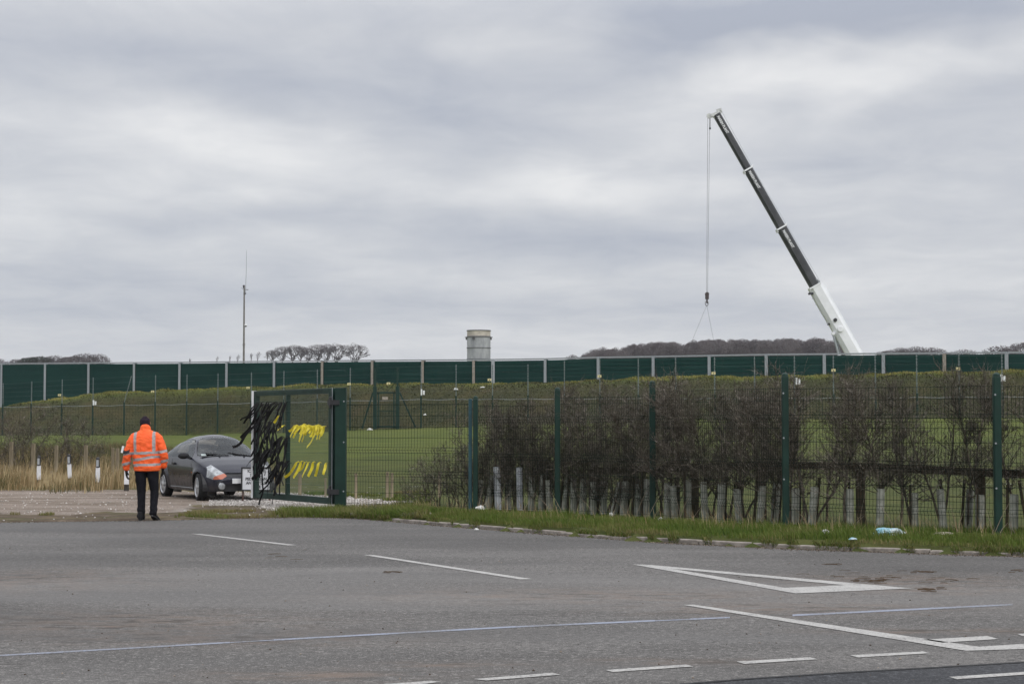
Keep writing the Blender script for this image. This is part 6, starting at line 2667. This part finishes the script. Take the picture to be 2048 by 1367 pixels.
# ------------------------------------------------------------------ litter
def crumple(px, py, w, h, label, mat, z=0.1, seed=1, name='plastic_bag', far=None, group=None, flat=0.7):
    r = random.Random(seed)
    if far:
        p = A(px, py, far)
        z0_ = gz(p.x, far)
        p = Vector((p.x, far, z0_ + .05))
    else:
        p = G(px, py, z)
        p.z = max(gz(p.x, p.y), z) + 0.02 + (0.02 if z > .05 else 0)
    bm_ = bmesh.new()
    bmesh.ops.create_icosphere(bm_, subdivisions=4, radius=1)
    for v_ in bm_.verts:
        c = v_.co.copy()
        n_ = 1 + 0.35 * mn.noise(c * 1.7 + Vector((seed * 3.1, 0, 0))) + 0.22 * abs(mn.noise(c * 4.5 + Vector((0, seed * 1.7, 0)))) - 0.16 * abs(mn.noise(c * 9 + Vector((0, 0, seed))))
        zz_ = c.z if c.z > 0 else c.z * 0.25
        v_.co = Vector((c.x * w / 2 * n_, c.y * w / 2 * flat * n_, zz_ * h * n_))
    me_ = bpy.data.meshes.new(name)
    bm_.to_mesh(me_)
    bm_.free()
    o_ = addobj(name, me_, mat, None, p)
    return setp(o_, label, 'litter', group)


t = NT('blue_plastic')
c_ = t.mix(t.rng(t.noise(7, 3, 0.6), 0.42, 0.6), (0.20, 0.42, 0.50), (0.45, 0.52, 0.55))
M_bluep = t.fin(c_, 0.35, spec=0.5)
M_lit = plain('white_litter', (0.62, 0.62, 0.60), 0.6, var=0.15, scale=20)
crumple(1779, 1073, .44, .085, 'crumpled pale blue plastic sheet lying in the verge grass by the widest bay', M_bluep, seed=3, flat=.5)
crumple(1706, 1084, .10, .022, 'small flattened pale blue scrap on the verge left of the blue sheet', M_bluep, seed=5)
crumple(1650, 1072, .12, .045, 'clear whitish scrap in the grass near the third tall fence post', M_lit, seed=6)
crumple(1888, 1074, .26, .03, 'pale torn packaging on the grass right of the blue sheet', plain('card', (.48, .42, .36), .8), seed=7, flat=.3)
crumple(1222, 1036, .06, .06, 'small white scrap on the grass in the second mesh bay', M_lit, seed=8)
crumple(1321, 1046, .07, .055, 'small white scrap on the grass just right of the post between bays', M_lit, seed=9)
crumple(961, 1023, .15, .06, 'torn white wrapper at the foot of the double post', M_lit, seed=10)
crumple(953, 1061, .07, .02, 'white paper scrap in the gutter below the double post', M_lit, z=0.0, seed=11)
crumple(740, 856, 0.39, 0.10, 'white scrap at the foot of the far green access gate', M_lit, far=121, seed=12)
crumple(912, 770, 0.33, 0.11, 'white scrap on the mound crest left of the steel stack', M_lit, far=127.5, seed=13)
crumple(965, 767, 0.33, 0.07, 'white scrap on the mound crest below the steel stack', M_lit, far=127, seed=14)
crumple(850, 792, 0.22, 0.10, 'white scrap on the mound face right of the access gate', M_lit, far=124.5, seed=15)
crumple(704, 1031, .16, .035, 'flat pale stone slab in the grass right of the gate hinge post', M_kerb, z=.03, seed=16, name='stone')
crumple(840, 1040, .42, .05, 'broken kerb stone lying before the first whole kerb stone', M_kerb, z=.02, seed=17, name='stone', flat=.35)
crumple(812, 1039, .22, .04, 'smaller broken kerb lump at the left end of the kerb', M_kerb, z=.02, seed=18, name='stone', flat=.5)
# sticks on the tarmac
M_stick = plain('stick', (.085, .055, .032), .9)
rs_ = random.Random(31)
mb = MB()
for (x0, y0, sx_, sy_, n) in ((1745, 1160, 40, 5, 16), (1700, 1148, 120, 9, 10), (1850, 1142, 40, 4, 8), (1665, 1127, 14, 1.5, 5), (1860, 1176, 30, 5, 10), (560, 1120, 60, 20, 5), (2040, 1140, 20, 5, 4), (780, 1143, 30, 2, 5), (1870, 1160, 60, 10, 8)):
    for k in range(n):
        p = G(x0 + rs_.gauss(0, sx_ * .5), y0 + rs_.gauss(0, sy_ * .5), 0.008)
        a_ = rs_.uniform(-.6, .6)
        L = rs_.uniform(.02, .09)
        dv = Vector((math.cos(a_), math.sin(a_), 0)) * L
        mb.tube([p - dv, p + Vector((0, rs_.uniform(-.01, .01), .003)), p + dv], rs_.uniform(.002, .005), 4)
o_ = mb.build('twig_litter', M_stick)
setp(o_, 'brown sticks and straw scattered on the tarmac', 'twigs', kind='stuff')
# dead stems leaning at the foot of the fence
M_dead = plain('dead_stem', (.24, .20, .15), .9)
dl = [((870, 958), (905, 935)), ((1215, 1000), (1240, 975))]
mb = MB()
for k in range(60):
    px = rs_.uniform(945, 2040)
    p = G(px, pl(px, [(940, 1022), (1300, 1040), (2048, 1078)]), .1)
    a_ = rs_.choice((-1, 1)) * rs_.uniform(.2, .8)
    L = rs_.uniform(.2, .6)
    q = p + Vector((math.sin(a_) * L, rs_.uniform(-.1, .1), math.cos(a_) * L))
    mb.tube([p, p.lerp(q, .5) + Vector((0, 0, .03)), q], [.005, .004, .002], 4)
o_ = mb.build('dead_stems', M_dead)
setp(o_, 'pale dead stems leaning against the mesh at its foot', 'dead stems', kind='stuff')

# ------------------------------------------------------------------ haze
hz = MB()
hz.box((0, 1120, 38), (12000, 2360, 84))
ho_ = hz.mesh('haze')
hm = bpy.data.materials.new('haze')
hm.use_nodes = True
hm.node_tree.nodes.clear()
pv = hm.node_tree.nodes.new('ShaderNodeVolumePrincipled')
pv.inputs['Color'].default_value = (0.90, 0.93, 1.0, 1)
pv.inputs['Density'].default_value = 0.00012
mo_ = hm.node_tree.nodes.new('ShaderNodeOutputMaterial')
hm.node_tree.links.new(pv.outputs[0], mo_.inputs['Volume'])
setp(addobj('haze', ho_, hm), 'thin pale haze over the fields', 'haze', kind='stuff')
